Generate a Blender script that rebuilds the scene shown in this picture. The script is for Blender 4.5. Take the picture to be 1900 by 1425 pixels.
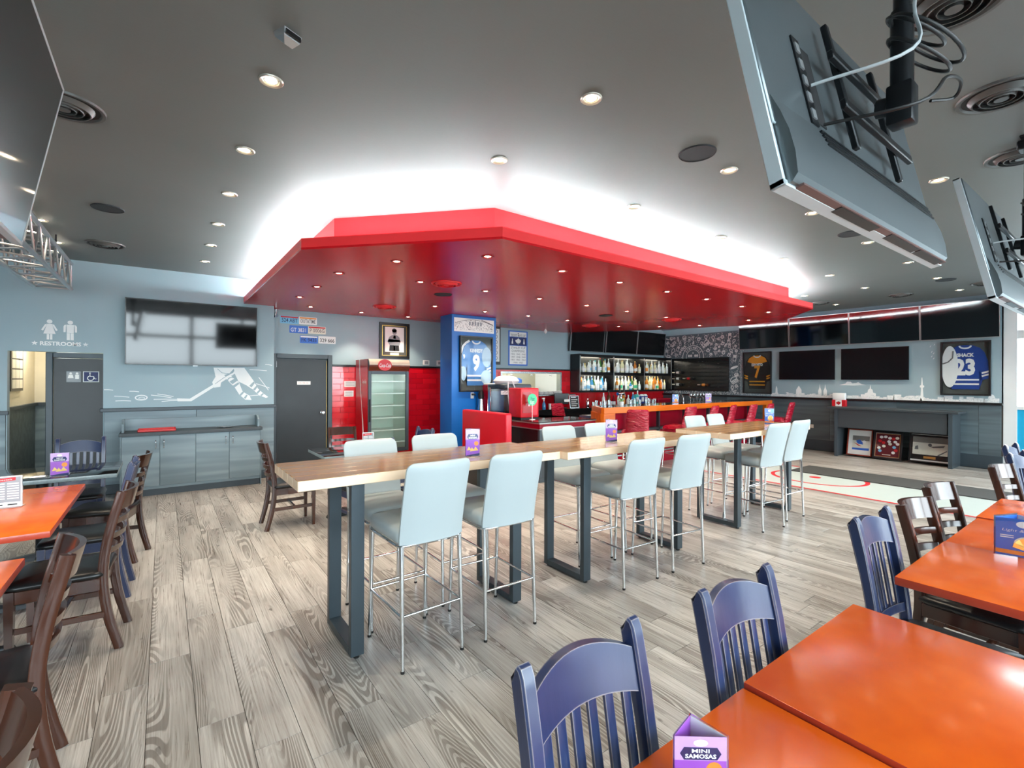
import bpy, bmesh, math, random
from mathutils import Vector, Matrix, Euler

for o in list(bpy.data.objects):
    bpy.data.objects.remove(o, do_unlink=True)
scene = bpy.context.scene
COL = scene.collection
PI = math.pi
R = math.radians
random.seed(7)

# ------------------------------------------------------------------ camera
EYE = Vector((0, 0, 1.6))
YAW, ROLL = R(36.18), R(0.2)
fwd = Vector((math.sin(YAW), math.cos(YAW), 0))
rgt = Vector((math.cos(YAW), -math.sin(YAW), 0))
upv = Vector((0, 0, 1))
c_r = rgt * math.cos(ROLL) + upv * math.sin(ROLL)
c_u = -rgt * math.sin(ROLL) + upv * math.cos(ROLL)
cam_d = bpy.data.cameras.new('camera')
cam_d.sensor_fit = 'HORIZONTAL'
cam_d.sensor_width = 36
cam_d.lens = 36 * 884 / 1900
cam_d.shift_y = -8 / 1900
cam_d.clip_start = 0.05
cam_d.clip_end = 200
cam = bpy.data.objects.new('camera', cam_d)
COL.objects.link(cam)
m4 = Matrix.Identity(4)
for i in range(3):
    m4[i][0], m4[i][1], m4[i][2], m4[i][3] = c_r[i], c_u[i], -fwd[i], EYE[i]
cam.matrix_world = m4
scene.camera = cam

# ------------------------------------------------------------------ world, exposure
world = bpy.data.worlds.new('overcast_sky')
scene.world = world
world.use_nodes = True
wn = world.node_tree
wn.nodes.clear()
wo = wn.nodes.new('ShaderNodeOutputWorld')
wb = wn.nodes.new('ShaderNodeBackground')
wb.inputs[0].default_value = (0.83, 0.93, 1.0, 1)
wb.inputs[1].default_value = 6.0
wn.links.new(wb.outputs[0], wo.inputs[0])
vs = scene.view_settings
vs.view_transform = 'Standard'
vs.look = 'None'
vs.exposure = 1.3
vs.gamma = 1.0
vs.use_curve_mapping = False

# room numbers (metres): X along the bar tables, Y towards the restroom wall
CEIL = 3.18
YW = 8.60      # wall with restrooms and big screen
YB = 8.93      # recessed back wall
XR = 12.20     # screen wall
XL = -5.0
YF = -1.7      # window wall behind the camera


def portal(name, loc, rot, sx, sy):
    l = bpy.data.lights.new(name, 'AREA')
    l.shape = 'RECTANGLE'
    l.size, l.size_y = sx, sy
    l.cycles.is_portal = True
    o = bpy.data.objects.new(name, l)
    o.location = loc
    o.rotation_euler = rot
    COL.objects.link(o)


portal('daylight_portal', ((XL + XR) / 2, YF - .12, 1.6), (R(90), 0, 0), XR - XL, 3.0)
portal('daylight_portal', (XR + .12, -.1, 1.6), (R(90), 0, R(90)), 3.1, 3.0)


# ------------------------------------------------------------------ materials
def S(r, g, b):
    def f(c):
        c /= 255
        return c / 12.92 if c <= .04045 else ((c + .055) / 1.055) ** 2.4
    return (f(r), f(g), f(b), 1)


class NT:
    def __init__(s, name):
        s.m = bpy.data.materials.new(name)
        s.m.use_nodes = True
        s.t = s.m.node_tree
        s.t.nodes.clear()
        s.out = s.t.nodes.new('ShaderNodeOutputMaterial')
        s.b = s.t.nodes.new('ShaderNodeBsdfPrincipled')
        s.t.links.new(s.b.outputs[0], s.out.inputs[0])

    def n(s, typ, **kw):
        nd = s.t.nodes.new(typ)
        for k, v in kw.items():
            if k.startswith('_'):
                setattr(nd, k[1:], v)
            else:
                key = int(k[1:]) if k[0] == 'i' and k[1:].isdigit() else k.replace('_', ' ')
                s.set(nd.inputs[key], v)
        return nd

    def set(s, sock, v):
        if hasattr(v, 'is_output'):
            s.t.links.new(v, sock)
        else:
            sock.default_value = v

    def p(s, **kw):
        for k, v in kw.items():
            s.set(s.b.inputs[k.replace('_', ' ')], v)

    def obj(s):
        return s.n('ShaderNodeTexCoord').outputs['Object']

    def math(s, op, a, b=0.0):
        return s.n('ShaderNodeMath', _operation=op, i0=a, i1=b).outputs[0]

    def mapv(s, v, sc=(1, 1, 1), loc=(0, 0, 0)):
        return s.n('ShaderNodeMapping', Vector=v, Scale=sc, Location=loc).outputs[0]

    def noise(s, v, scale=5., detail=3., rough=.55, dist=0.):
        return s.n('ShaderNodeTexNoise', Vector=v, Scale=scale, Detail=detail, Roughness=rough, Distortion=dist).outputs[0]

    def ramp(s, f, *stops):
        nd = s.n('ShaderNodeValToRGB', Fac=f)
        el = nd.color_ramp.elements
        while len(el) < len(stops):
            el.new(.5)
        for e, (p_, c) in zip(el, stops):
            e.position = p_
            e.color = c if len(c) == 4 else (*c, 1)
        return nd.outputs[0]

    def mix(s, f, a, b):
        nd = s.n('ShaderNodeMix', _data_type='RGBA')
        s.set(nd.inputs[0], f)
        s.set(nd.inputs[6], a)
        s.set(nd.inputs[7], b)
        return nd.outputs[2]

    def bump(s, h, strength=.2, dist=.01):
        s.p(Normal=s.n('ShaderNodeBump', Height=h, Strength=strength, Distance=dist).outputs[0])


def sc4(c, k):
    return (min(c[0] * k, 1), min(c[1] * k, 1), min(c[2] * k, 1), 1)


MATS = {}


def plain(name, col, rough=.5, metal=0., var=.08, vscale=6., coat=0., bump=0., bscale=60., spec=.5, emit=None, estr=0.):
    t = NT(name)
    v = t.obj()
    nz = t.noise(v, vscale)
    t.p(Base_Color=t.mix(nz, sc4(col, 1 - var), sc4(col, 1 + var)), Roughness=rough, Metallic=metal, Specular_IOR_Level=spec)
    if coat:
        t.p(Coat_Weight=coat, Coat_Roughness=.08)
    if bump:
        t.bump(t.noise(v, bscale), bump, .004)
    if emit:
        t.p(Emission_Color=emit, Emission_Strength=estr)
    MATS[name] = t.m
    return t.m


def M(name):
    return MATS[name]


# painted surfaces
plain('wall_paint', S(152, 175, 184), .55, var=.05, vscale=1.5, bump=.05, bscale=180)
plain('slate_paint', S(92, 108, 118), .6, var=.05, vscale=1.5)
plain('mural_white', S(236, 240, 240), .7, var=.03)
plain('cream_wall', S(222, 214, 192), .6)
plain('kitchen_wall', S(196, 190, 166), .5)
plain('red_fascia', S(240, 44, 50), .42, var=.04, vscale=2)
plain('blue_paint', S(0, 104, 190), .38, var=.04, vscale=2)
plain('dark_trim', S(58, 70, 78), .4, var=.1)
plain('door_paint', S(23, 30, 34), .4, var=.5, vscale=4)
plain('shelf_back', S(44, 45, 43), .3)
plain('black_laminate', S(26, 26, 28), .25)
plain('black_matte', S(24, 25, 27), .6)
plain('frame_black', S(20, 20, 22), .35)
plain('console_grey', S(56, 64, 69), .45, var=.06)
plain('charcoal_mat', S(50, 52, 51), .9, var=.5, vscale=90)
plain('rink_white', S(172, 186, 184), .35, var=.05)
plain('rink_red', S(196, 30, 40), .35)
plain('rink_blue', S(40, 90, 180), .35)
plain('white_plastic', S(236, 238, 236), .35, var=.03)
plain('white_frame', S(232, 236, 236), .4, var=.03)
plain('turquoise', S(20, 170, 214), .4)
plain('asphalt', S(150, 152, 152), .9, var=.2)
plain('screen_glass', S(5, 6, 8), .06, var=.02, spec=.6)
plain('screen_dim', S(6, 7, 10), .22, var=.02, spec=.35)
plain('bezel_black', S(12, 12, 13), .2)
plain('bezel_silver', S(170, 174, 176), .3, metal=.6)
plain('tv_shell', S(122, 132, 136), .33, metal=.75, var=.15, vscale=3, bump=.03, bscale=400)
plain('tv_lower', S(196, 208, 212), .35, metal=.2)
plain('tv_bronze', S(118, 92, 88), .4, metal=.5)
plain('steel_black', S(30, 33, 36), .35, metal=.5)
plain('frame_steel', S(62, 73, 80), .38, metal=.4, var=.1)
plain('cable_black', S(22, 23, 24), .45)
plain('cable_grey', S(160, 168, 170), .4)
plain('chrome', S(225, 228, 230), .07, metal=1., var=.02)
plain('aluminium', S(200, 202, 204), .28, metal=.85, var=.05)
plain('stainless', S(190, 194, 196), .25, metal=.9)
plain('vinyl_white', S(160, 170, 172), .38, var=.025, vscale=3, bump=.03, bscale=300)
plain('vinyl_black', S(15, 17, 19), .3, var=.1)
plain('vinyl_booth', S(214, 22, 46), .35, var=.05)
plain('rubber_black', S(16, 16, 16), .7)
plain('granite_black', S(22, 24, 26), .09, var=.5, vscale=160, coat=.3)
plain('granite_edge', S(128, 142, 146), .25, var=.3, vscale=60)
plain('counter_red', S(150, 10, 36), .2)
plain('counter_edge', S(150, 152, 152), .3, metal=.6)
plain('fridge_grey', S(64, 74, 80), .4, metal=.3)
plain('fridge_red', S(170, 12, 24), .22)
plain('fridge_in', S(214, 228, 220), .4)
plain('coke_red', S(222, 10, 30), .4)
plain('cola_brown', S(110, 42, 16), .4, var=.8, vscale=14)
plain('cola_cream', S(240, 222, 196), .4, var=.15, vscale=8)
plain('paper_white', S(240, 242, 240), .6, var=.02)
plain('paper_cream', S(232, 228, 214), .6)
plain('paper_grey', S(150, 158, 164), .6)
plain('ink_black', S(16, 16, 18), .5)
plain('ink_grey', S(110, 112, 114), .6)
plain('ink_navy', S(22, 38, 96), .5)
plain('print_blue', S(48, 110, 206), .4)
plain('print_purple', S(158, 88, 194), .4, var=.2, vscale=10)
plain('print_lilac', S(206, 170, 226), .4, var=.15, vscale=10)
plain('print_gold', S(240, 200, 110), .5, var=.25, vscale=40)
plain('print_orange', S(240, 150, 60), .5, var=.2, vscale=30)
plain('print_red', S(206, 26, 38), .4)
plain('print_green', S(60, 200, 140), .4)
plain('print_sky', S(120, 190, 226), .4)
plain('jersey_blue', S(18, 62, 148), .7, var=.12, vscale=14)
plain('jersey_sky', S(70, 130, 196), .7, var=.2, vscale=12)
plain('jersey_pale', S(168, 198, 220), .7, var=.15, vscale=14)
plain('jersey_white', S(232, 236, 238), .7)
plain('jersey_gold', S(232, 152, 22), .7)
plain('jersey_black', S(20, 16, 16), .7)
plain('backing_grey', S(78, 82, 80), .8, var=.2, vscale=20)
plain('photo_ice', S(222, 222, 212), .5, var=.1, vscale=14)
plain('photo_crowd', S(120, 122, 118), .5, var=.6, vscale=90)
plain('photo_maroon', S(92, 14, 30), .45, var=.1)
plain('wood_frame_red', S(130, 46, 28), .3)
plain('gold', S(206, 166, 90), .3, metal=.8)
plain('tray_red', S(206, 24, 24), .3)
plain('plate_white', S(238, 238, 236), .15)
plain('grout', S(120, 8, 22), .8)
plain('gap_dark', S(58, 52, 46), .9)
plain('lamp_trim', S(206, 200, 186), .3, metal=.7)
plain('lamp_red', S(150, 20, 26), .35)
plain('speaker_dark', S(40, 44, 48), .7)
plain('vent_grey', S(92, 92, 90), .4, metal=.3)
plain('bottle_clear', S(226, 234, 232), .12, var=.1, spec=.7)
plain('bottle_green', S(52, 110, 44), .12, spec=.7)
plain('bottle_amber', S(196, 116, 28), .12, spec=.7)
plain('bottle_brown', S(84, 42, 16), .12, spec=.7)
plain('bottle_blue', S(56, 140, 196), .12, spec=.7)
plain('bottle_red', S(120, 14, 30), .12, spec=.7)
plain('bottle_pale', S(226, 224, 180), .12, spec=.7)
plain('carton_teal', S(60, 170, 168), .5)
plain('carton_navy', S(26, 56, 140), .5)
plain('slush_red', S(206, 30, 44), .3, var=.2, vscale=12)
plain('plant_green', S(130, 176, 120), .6, var=.3, vscale=40)
plain('led_cool', S(230, 242, 255), .5, emit=(.86, .95, 1, 1), estr=8.)
plain('led_shelf', S(255, 240, 210), .5, emit=(1, .92, .76, 1), estr=24.)
plain('lamp_warm', S(255, 236, 200), .5, emit=(1, .80, .52, 1), estr=26.)
plain('lamp_panel', S(255, 250, 240), .5, emit=(1, .95, .85, 1), estr=9.)


def glassy(name, tint=(1, 1, 1, 1), refl=.08, rough=.02, k=.9):
    t = NT(name)
    tr = t.n('ShaderNodeBsdfTransparent', Color=tint)
    gl = t.n('ShaderNodeBsdfGlossy', Roughness=rough)
    lw = t.n('ShaderNodeFresnel', IOR=1.45)
    f = t.math('ADD', t.math('MULTIPLY', lw.outputs[0], k), refl * .3)
    mx = t.n('ShaderNodeMixShader', i0=f, i1=tr.outputs[0], i2=gl.outputs[0])
    t.t.links.new(mx.outputs[0], t.out.inputs[0])
    t.t.nodes.remove(t.b)
    MATS[name] = t.m


glassy('window_glass', (.97, .99, .99, 1))
glassy('cooler_glass', (.90, .95, .92, 1), .0, .03, .35)
plain('led_fridge', S(240, 255, 250), .5, emit=(.9, 1, .95, 1), estr=5.)
glassy('acrylic', (.96, .97, .98, 1), .12)
glassy('drink_glass', (.94, .97, .97, 1), .3)
glassy('frame_glass', (.97, .98, .98, 1), .0, .05, .3)


def m_ceiling():
    t = NT('ceiling_paint')
    v = t.obj()
    nz = t.noise(v, .7, 4)
    t.p(Base_Color=t.mix(nz, S(106, 111, 110), S(120, 125, 124)), Roughness=.5, Specular_IOR_Level=.4)
    t.bump(t.noise(t.mapv(v, (1, 6, 1)), 14., 3), .06, .01)
    MATS['ceiling_paint'] = t.m
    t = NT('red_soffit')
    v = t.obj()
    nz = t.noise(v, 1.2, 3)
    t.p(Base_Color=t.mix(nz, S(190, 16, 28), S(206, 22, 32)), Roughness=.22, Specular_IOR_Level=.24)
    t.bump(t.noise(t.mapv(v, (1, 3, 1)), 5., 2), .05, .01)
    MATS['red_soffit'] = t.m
    t = NT('red_tile')
    v = t.obj()
    rnd = t.n('ShaderNodeObjectInfo').outputs['Random']
    t.p(Base_Color=t.mix(rnd, S(196, 10, 24), S(222, 18, 34)), Roughness=.1, Coat_Weight=.5, Coat_Roughness=.05)
    t.bump(t.noise(v, 9., 1), .06, .02)
    MATS['red_tile'] = t.m


m_ceiling()


def m_planks():
    """grey oak vinyl plank: long along local Y"""
    t = NT('plank_floor')
    v = t.obj()
    oi = t.n('ShaderNodeObjectInfo').outputs['Random']
    isl = t.n('ShaderNodeNewGeometry').outputs['Random Per Island']
    h = t.math('FRACT', t.math('ADD', t.math('MULTIPLY', oi, 7.31), isl))
    off = t.n('ShaderNodeCombineXYZ', X=t.math('MULTIPLY', h, 37.), Y=t.math('MULTIPLY', h, 91.), Z=t.math('MULTIPLY', h, 53.)).outputs[0]
    p = t.n('ShaderNodeVectorMath', _operation='ADD', i0=v, i1=off).outputs[0]
    # cathedral figure: contour lines of a stretched noise field
    fld = t.noise(t.mapv(p, (4.2, .42, 1)), 1.0, 1.2, .4, .12)
    rings = t.math('SINE', t.math('MULTIPLY', fld, 340.))
    line = t.ramp(rings, (.0, (0, 0, 0)), (.5, (1, 1, 1)))
    patch = t.ramp(t.noise(t.mapv(p, (5., .5, 1), (9, 3, 0)), 1.3, 2), (.45, (0, 0, 0)), (.60, (1, 1, 1)))
    fine = t.noise(t.mapv(p, (120, 2.4, 1)), 1.0, 4, .7)
    strk = t.ramp(fine, (.36, (0, 0, 0)), (.60, (1, 1, 1)))
    tone = t.noise(t.mapv(p, (2.5, .5, 1)), 1.6, 3)
    base = t.mix(t.ramp(tone, (.33, (0, 0, 0)), (.68, (1, 1, 1))), S(154, 152, 148), S(202, 201, 197))
    base = t.mix(t.math('MULTIPLY', t.math('SUBTRACT', h, .35), .42), base, S(120, 112, 103))
    c = t.mix(t.math('MULTIPLY', t.math('SUBTRACT', 1., strk), .52), base, S(112, 104, 95))
    c = t.mix(t.math('MULTIPLY', t.math('MULTIPLY', t.math('SUBTRACT', 1., line), patch), .62), c, S(78, 70, 62))
    kn = t.noise(t.mapv(p, (14, 6, 1)), 1.5, 1)
    c = t.mix(t.math('MULTIPLY', t.ramp(kn, (.74, (0, 0, 0)), (.80, (1, 1, 1))), .6), c, S(60, 52, 46))
    t.p(Base_Color=c, Roughness=t.math('ADD', .27, t.math('MULTIPLY', strk, .08)), Specular_IOR_Level=.5)
    t.bump(fine, .12, .002)
    MATS['plank_floor'] = t.m


m_planks()


def woodmat(name, c0, c1, c2, scale=(1, 14, 14), rings=30., rough=.35, coat=0., amt=.5, blotch=0., tone=.25):
    """grain along local X by default"""
    t = NT(name)
    v = t.obj()
    oi = t.n('ShaderNodeObjectInfo').outputs['Random']
    off = t.n('ShaderNodeCombineXYZ', X=t.math('MULTIPLY', oi, 17.), Y=t.math('MULTIPLY', oi, 9.), Z=t.math('MULTIPLY', oi, 23.)).outputs[0]
    p = t.n('ShaderNodeVectorMath', _operation='ADD', i0=v, i1=off).outputs[0]
    ps = t.mapv(p, scale)
    a = t.noise(ps, 1., 4, .6)
    b = t.noise(t.mapv(p, tuple(x * .3 for x in scale)), 1., 2)
    lines = t.math('ADD', t.math('MULTIPLY', t.math('SINE', t.math('MULTIPLY', b, rings)), .5), .5)
    c = t.mix(t.math('ADD', t.math('MULTIPLY', a, .7), t.math('MULTIPLY', t.math('SUBTRACT', oi, .35), tone)), c0, c1)
    c = t.mix(t.math('MULTIPLY', lines, amt), c, c2)
    if blotch:
        bl = t.ramp(t.noise(p, 3.2, 3, .6), (.35, (0, 0, 0)), (.75, (1, 1, 1)))
        c = t.mix(t.math('MULTIPLY', bl, blotch), c, c2)
    t.p(Base_Color=c, Roughness=rough)
    if coat:
        t.p(Coat_Weight=coat, Coat_Roughness=.1)
    MATS[name] = t.m


woodmat('butcher_top', S(178, 142, 102), S(142, 108, 72), S(98, 70, 46), (1.0, 14, 14), 16, .2, .3, .3, 0., .9)
woodmat('butcher_edge', S(236, 214, 188), S(224, 192, 158), S(204, 166, 130), (2, 14, 14), 22, .4, 0, .22)
woodmat('cherry_top', S(255, 130, 34), S(244, 102, 18), S(200, 60, 6), (3, 9, 5), 14, .22, .12, .25, .6)
woodmat('cherry_edge', S(196, 74, 46), S(170, 52, 32), S(140, 36, 24), (3, 9, 5), 14, .3, .2, .3)
woodmat('brown_wood', S(74, 36, 18), S(46, 22, 12), S(24, 12, 8), (9, 9, 1.5), 20, .2, .5, .5)
woodmat('blue_wood', S(44, 74, 120), S(30, 54, 98), S(66, 76, 136), (16, 16, 2.5), 24, .42, .1, .3, .5)
woodmat('bar_wood', S(240, 128, 24), S(222, 104, 14), S(180, 74, 10), (1.5, 12, 12), 30, .28, .3, .4)
woodmat('laminate_grey', S(146, 166, 174), S(108, 128, 137), S(78, 94, 102), (.9, 13, 13), 26, .42, 0, .45)
woodmat('laminate_dark', S(106, 122, 128), S(70, 84, 90), S(48, 58, 64), (.9, 13, 13), 26, .42, 0, .45)


def m_blue_worn():
    """blue chair paint rubbed through to wood on the edges"""
    t = NT('blue_worn')
    v = t.obj()
    oi = t.n('ShaderNodeObjectInfo').outputs['Random']
    n1 = t.noise(t.mapv(v, (18, 18, 3)), 1., 4)
    c = t.mix(n1, S(18, 28, 58), S(42, 50, 88))
    c = t.mix(t.math('MULTIPLY', t.noise(v, 3., 2), .5), c, S(22, 54, 92))
    geo = t.n('ShaderNodeNewGeometry').outputs['Normal']
    bev = t.n('ShaderNodeBevel', _samples=4, Radius=.005).outputs[0]
    dt = t.n('ShaderNodeVectorMath', _operation='DOT_PRODUCT', i0=geo, i1=bev).outputs['Value']
    edge = t.math('MULTIPLY', t.math('SUBTRACT', 1., dt), 6.)
    wear = t.ramp(t.math('ADD', t.math('MINIMUM', edge, .6), t.math('MULTIPLY', t.noise(t.mapv(v, (40, 40, 14)), 1., 4, .7), .6)), (.52, (0, 0, 0)), (.72, (1, 1, 1)))
    c = t.mix(t.math('MULTIPLY', wear, .75), c, S(168, 156, 150))
    t.p(Base_Color=c, Roughness=.3, Coat_Weight=.3, Coat_Roughness=.15)
    t.bump(t.noise(t.mapv(v, (60, 60, 6)), 1., 3), .15, .003)
    MATS['blue_worn'] = t.m
    t = NT('vinyl_wrinkle')
    v = t.obj()
    n2 = t.noise(t.mapv(v, (3, 3, 9)), 2.2, 2, .5, 1.2)
    t.p(Base_Color=t.mix(n2, S(150, 10, 38), S(178, 20, 52)), Roughness=.22, Specular_IOR_Level=.6)
    t.bump(n2, .9, .05)
    MATS['vinyl_wrinkle'] = t.m


m_blue_worn()


# ------------------------------------------------------------------ mesh helpers
def faces_of(verts):
    s = set(verts)
    return [f for v in verts for f in v.link_faces if all(w in s for w in f.verts)]


def box(bm, x0, x1, y0, y1, z0, z1, mi=0, bev=0., seg=1, mtx=None):
    co = [(x0, y0, z0), (x1, y0, z0), (x1, y1, z0), (x0, y1, z0), (x0, y0, z1), (x1, y0, z1), (x1, y1, z1), (x0, y1, z1)]
    v = [bm.verts.new(c) for c in co]
    fs = [bm.faces.new([v[i] for i in q]) for q in ((0, 3, 2, 1), (4, 5, 6, 7), (0, 1, 5, 4), (1, 2, 6, 5), (2, 3, 7, 6), (3, 0, 4, 7))]
    for f in fs:
        f.material_index = mi
    if bev:
        es = list({e for f in fs for e in f.edges})
        r = bmesh.ops.bevel(bm, geom=es, offset=bev, segments=seg, affect='EDGES', profile=.5)
        vs_ = list({w for f in r['faces'] for w in f.verts} | {w for w in v if w.is_valid})
        allv = set(vs_)
        for f in r['faces']:
            f.material_index = mi
        v = list(allv)
    if mtx is not None:
        bmesh.ops.transform(bm, matrix=mtx, verts=[w for w in v if w.is_valid])
    return fs


def frame_mtx(p0, p1):
    p0, p1 = Vector(p0), Vector(p1)
    z = (p1 - p0).normalized()
    a = Vector((0, 0, 1)) if abs(z.z) < .95 else Vector((1, 0, 0))
    x = a.cross(z).normalized()
    y = z.cross(x)
    m = Matrix.Identity(4)
    for i in range(3):
        m[i][0], m[i][1], m[i][2], m[i][3] = x[i], y[i], z[i], p0[i]
    return m


def loft(bm, rings, mi=0, cap=True, closed=True):
    rv = [[bm.verts.new(c) for c in r] for r in rings]
    n = len(rv[0])
    for a, b in zip(rv[:-1], rv[1:]):
        for i in range(n if closed else n - 1):
            j = (i + 1) % n
            f = bm.faces.new((a[i], a[j], b[j], b[i]))
            f.material_index = mi
    if cap:
        f = bm.faces.new(list(reversed(rv[0])))
        f.material_index = mi
        f = bm.faces.new(rv[-1])
        f.material_index = mi
    return rv


def cyl(bm, p0, p1, r0, r1=None, n=14, mi=0, cap=True):
    r1 = r0 if r1 is None else r1
    m = frame_mtx(p0, p1)
    L = (Vector(p1) - Vector(p0)).length
    rings = []
    for z, r in ((0, r0), (L, r1)):
        rings.append([m @ Vector((r * math.cos(2 * PI * i / n), r * math.sin(2 * PI * i / n), z)) for i in range(n)])
    loft(bm, rings, mi, cap)


def lathe(bm, prof, n=20, mi=0, mtx=None, mis=None):
    """prof [(r,z)...]; mis material index for every segment"""
    mtx = mtx or Matrix.Identity(4)
    rv = []
    for r, z in prof:
        if r < 1e-6:
            rv.append([bm.verts.new(mtx @ Vector((0, 0, z)))])
        else:
            rv.append([bm.verts.new(mtx @ Vector((r * math.cos(2 * PI * i / n), r * math.sin(2 * PI * i / n), z))) for i in range(n)])
    for k, (a, b) in enumerate(zip(rv[:-1], rv[1:])):
        m_ = mis[k] if mis else mi
        for i in range(n):
            j = (i + 1) % n
            if len(a) == 1 and len(b) == 1:
                continue
            if len(a) == 1:
                f = bm.faces.new((a[0], b[j], b[i]))
            elif len(b) == 1:
                f = bm.faces.new((a[i], a[j], b[0]))
            else:
                f = bm.faces.new((a[i], a[j], b[j], b[i]))
            f.material_index = m_


def tube(bm, pts, r, n=8, mi=0, closed=False):
    pts = [Vector(p) for p in pts]
    m = len(pts)
    rings = []
    ref = None
    for i, p in enumerate(pts):
        if closed:
            t = (pts[(i + 1) % m] - pts[i - 1]).normalized()
        else:
            t = (pts[min(i + 1, m - 1)] - pts[max(i - 1, 0)]).normalized()
        if ref is None:
            a = Vector((0, 0, 1)) if abs(t.z) < .9 else Vector((1, 0, 0))
            ref = a.cross(t).normalized()
        else:
            ref = (ref - t * ref.dot(t)).normalized()
        b = t.cross(ref)
        rr = r[i] if isinstance(r, (list, tuple)) else r
        rings.append([p + (ref * math.cos(2 * PI * k / n) + b * math.sin(2 * PI * k / n)) * rr for k in range(n)])
    if closed:
        rings.append(rings[0])
        rv = loft(bm, rings[:-1], mi, False)
        a, b2 = rv[-1], rv[0]
        for i in range(n):
            j = (i + 1) % n
            bm.faces.new((a[i], a[j], b2[j], b2[i])).material_index = mi
    else:
        loft(bm, rings, mi, True)


def smooth_path(pts, k=6):
    """Catmull-Rom through pts"""
    P = [Vector(p) for p in pts]
    P = [P[0] * 2 - P[1]] + P + [P[-1] * 2 - P[-2]]
    out = []
    for i in range(1, len(P) - 2):
        for s in range(k):
            t = s / k
            a, b, c, d = P[i - 1], P[i], P[i + 1], P[i + 2]
            out.append(.5 * ((2 * b) + (c - a) * t + (2 * a - 5 * b + 4 * c - d) * t * t + (3 * b - a - 3 * c + d) * t ** 3))
    out.append(P[-2])
    return out


def poly(bm, pts, z0, z1, mi=0, mtx=None, side=None):
    """extruded polygon (pts ccw in local xy)"""
    mtx = mtx or Matrix.Identity(4)
    a = [bm.verts.new(mtx @ Vector((x, y, z0))) for x, y in pts]
    b = [bm.verts.new(mtx @ Vector((x, y, z1))) for x, y in pts]
    n = len(pts)
    caps = [bm.faces.new(list(reversed(a))), bm.faces.new(b)]
    for f in caps:
        f.material_index = mi
    for i in range(n):
        j = (i + 1) % n
        bm.faces.new((a[i], a[j], b[j], b[i])).material_index = mi if side is None else side
    if n > 4:
        bmesh.ops.triangulate(bm, faces=caps)


def ring_poly(bm, outer, inner, z0, z1, mi=0):
    n = len(outer)
    V = lambda p, z: bm.verts.new((p[0], p[1], z))
    o0, o1 = [V(p, z0) for p in outer], [V(p, z1) for p in outer]
    i0, i1 = [V(p, z0) for p in inner], [V(p, z1) for p in inner]
    for k in range(n):
        j = (k + 1) % n
        for q in ((o0[k], o0[j], o1[j], o1[k]), (i0[j], i0[k], i1[k], i1[j]), (o1[k], o1[j], i1[j], i1[k]), (o0[j], o0[k], i0[k], i0[j])):
            bm.faces.new(q).material_index = mi


def ell(cx, cy, rx, ry, n=24, a0=0., a1=2 * PI):
    full = abs(a1 - a0 - 2 * PI) < 1e-6
    m = n if full else n + 1
    return [(cx + rx * math.cos(a0 + (a1 - a0) * i / n), cy + ry * math.sin(a0 + (a1 - a0) * i / n)) for i in range(m)]


def ribbon(bm, pts, w, z=0., mi=0, th=.0015, closed=False):
    """flat painted stroke in local xy"""
    P = [Vector((p[0], p[1])) for p in pts]
    n = len(P)
    L, Rr = [], []
    for i in range(n):
        if closed:
            t = P[(i + 1) % n] - P[i - 1]
        else:
            t = P[min(i + 1, n - 1)] - P[max(i - 1, 0)]
        if t.length < 1e-9:
            t = Vector((1, 0))
        t.normalize()
        nrm = Vector((-t.y, t.x)) * (w / 2)
        L.append(P[i] + nrm)
        Rr.append(P[i] - nrm)
    lv = [bm.verts.new((p.x, p.y, z + th)) for p in L]
    rv = [bm.verts.new((p.x, p.y, z + th)) for p in Rr]
    rng = range(n if closed else n - 1)
    for i in rng:
        j = (i + 1) % n
        bm.faces.new((rv[i], rv[j], lv[j], lv[i])).material_index = mi


_tcache = {}


def text(bm, body, size, x, y, z=0., mi=0, ext=.001, align='CENTER', bold=0., width=None, rot=0., shear=0., mtx=None, height=None):
    key = (body, align, bold, shear)
    if key not in _tcache:
        cu = bpy.data.curves.new('t', 'FONT')
        cu.body = body
        cu.size = 1
        cu.align_x = align
        cu.align_y = 'CENTER'
        cu.offset = bold
        cu.shear = shear
        cu.resolution_u = 2
        ob = bpy.data.objects.new('t', cu)
        COL.objects.link(ob)
        dg = bpy.context.evaluated_depsgraph_get()
        me = bpy.data.meshes.new_from_object(ob.evaluated_get(dg))
        vv = [v.co.copy() for v in me.vertices]
        ff = [tuple(p.vertices) for p in me.polygons]
        bpy.data.objects.remove(ob, do_unlink=True)
        bpy.data.curves.remove(cu)
        bpy.data.meshes.remove(me)
        _tcache[key] = (vv, ff)
    vv, ff = _tcache[key]
    if not vv:
        return
    sx = sy = size
    xs = [v.x for v in vv]
    ys = [v.y for v in vv]
    if width:
        sx = width / (max(xs) - min(xs))
    if height:
        sy = height / (max(ys) - min(ys))
    cyy = (max(ys) + min(ys)) / 2
    ca, sa = math.cos(rot), math.sin(rot)
    nv = []
    for v in vv:
        px, py = v.x * sx, (v.y - cyy) * sy
        q = Vector((x + px * ca - py * sa, y + px * sa + py * ca, z + ext))
        nv.append(bm.verts.new(mtx @ q if mtx else q))
    for f in ff:
        try:
            bm.faces.new([nv[i] for i in f]).material_index = mi
        except ValueError:
            pass


def link(o, parent=None):
    COL.objects.link(o)
    if parent:
        o.parent = parent
    return o


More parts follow.
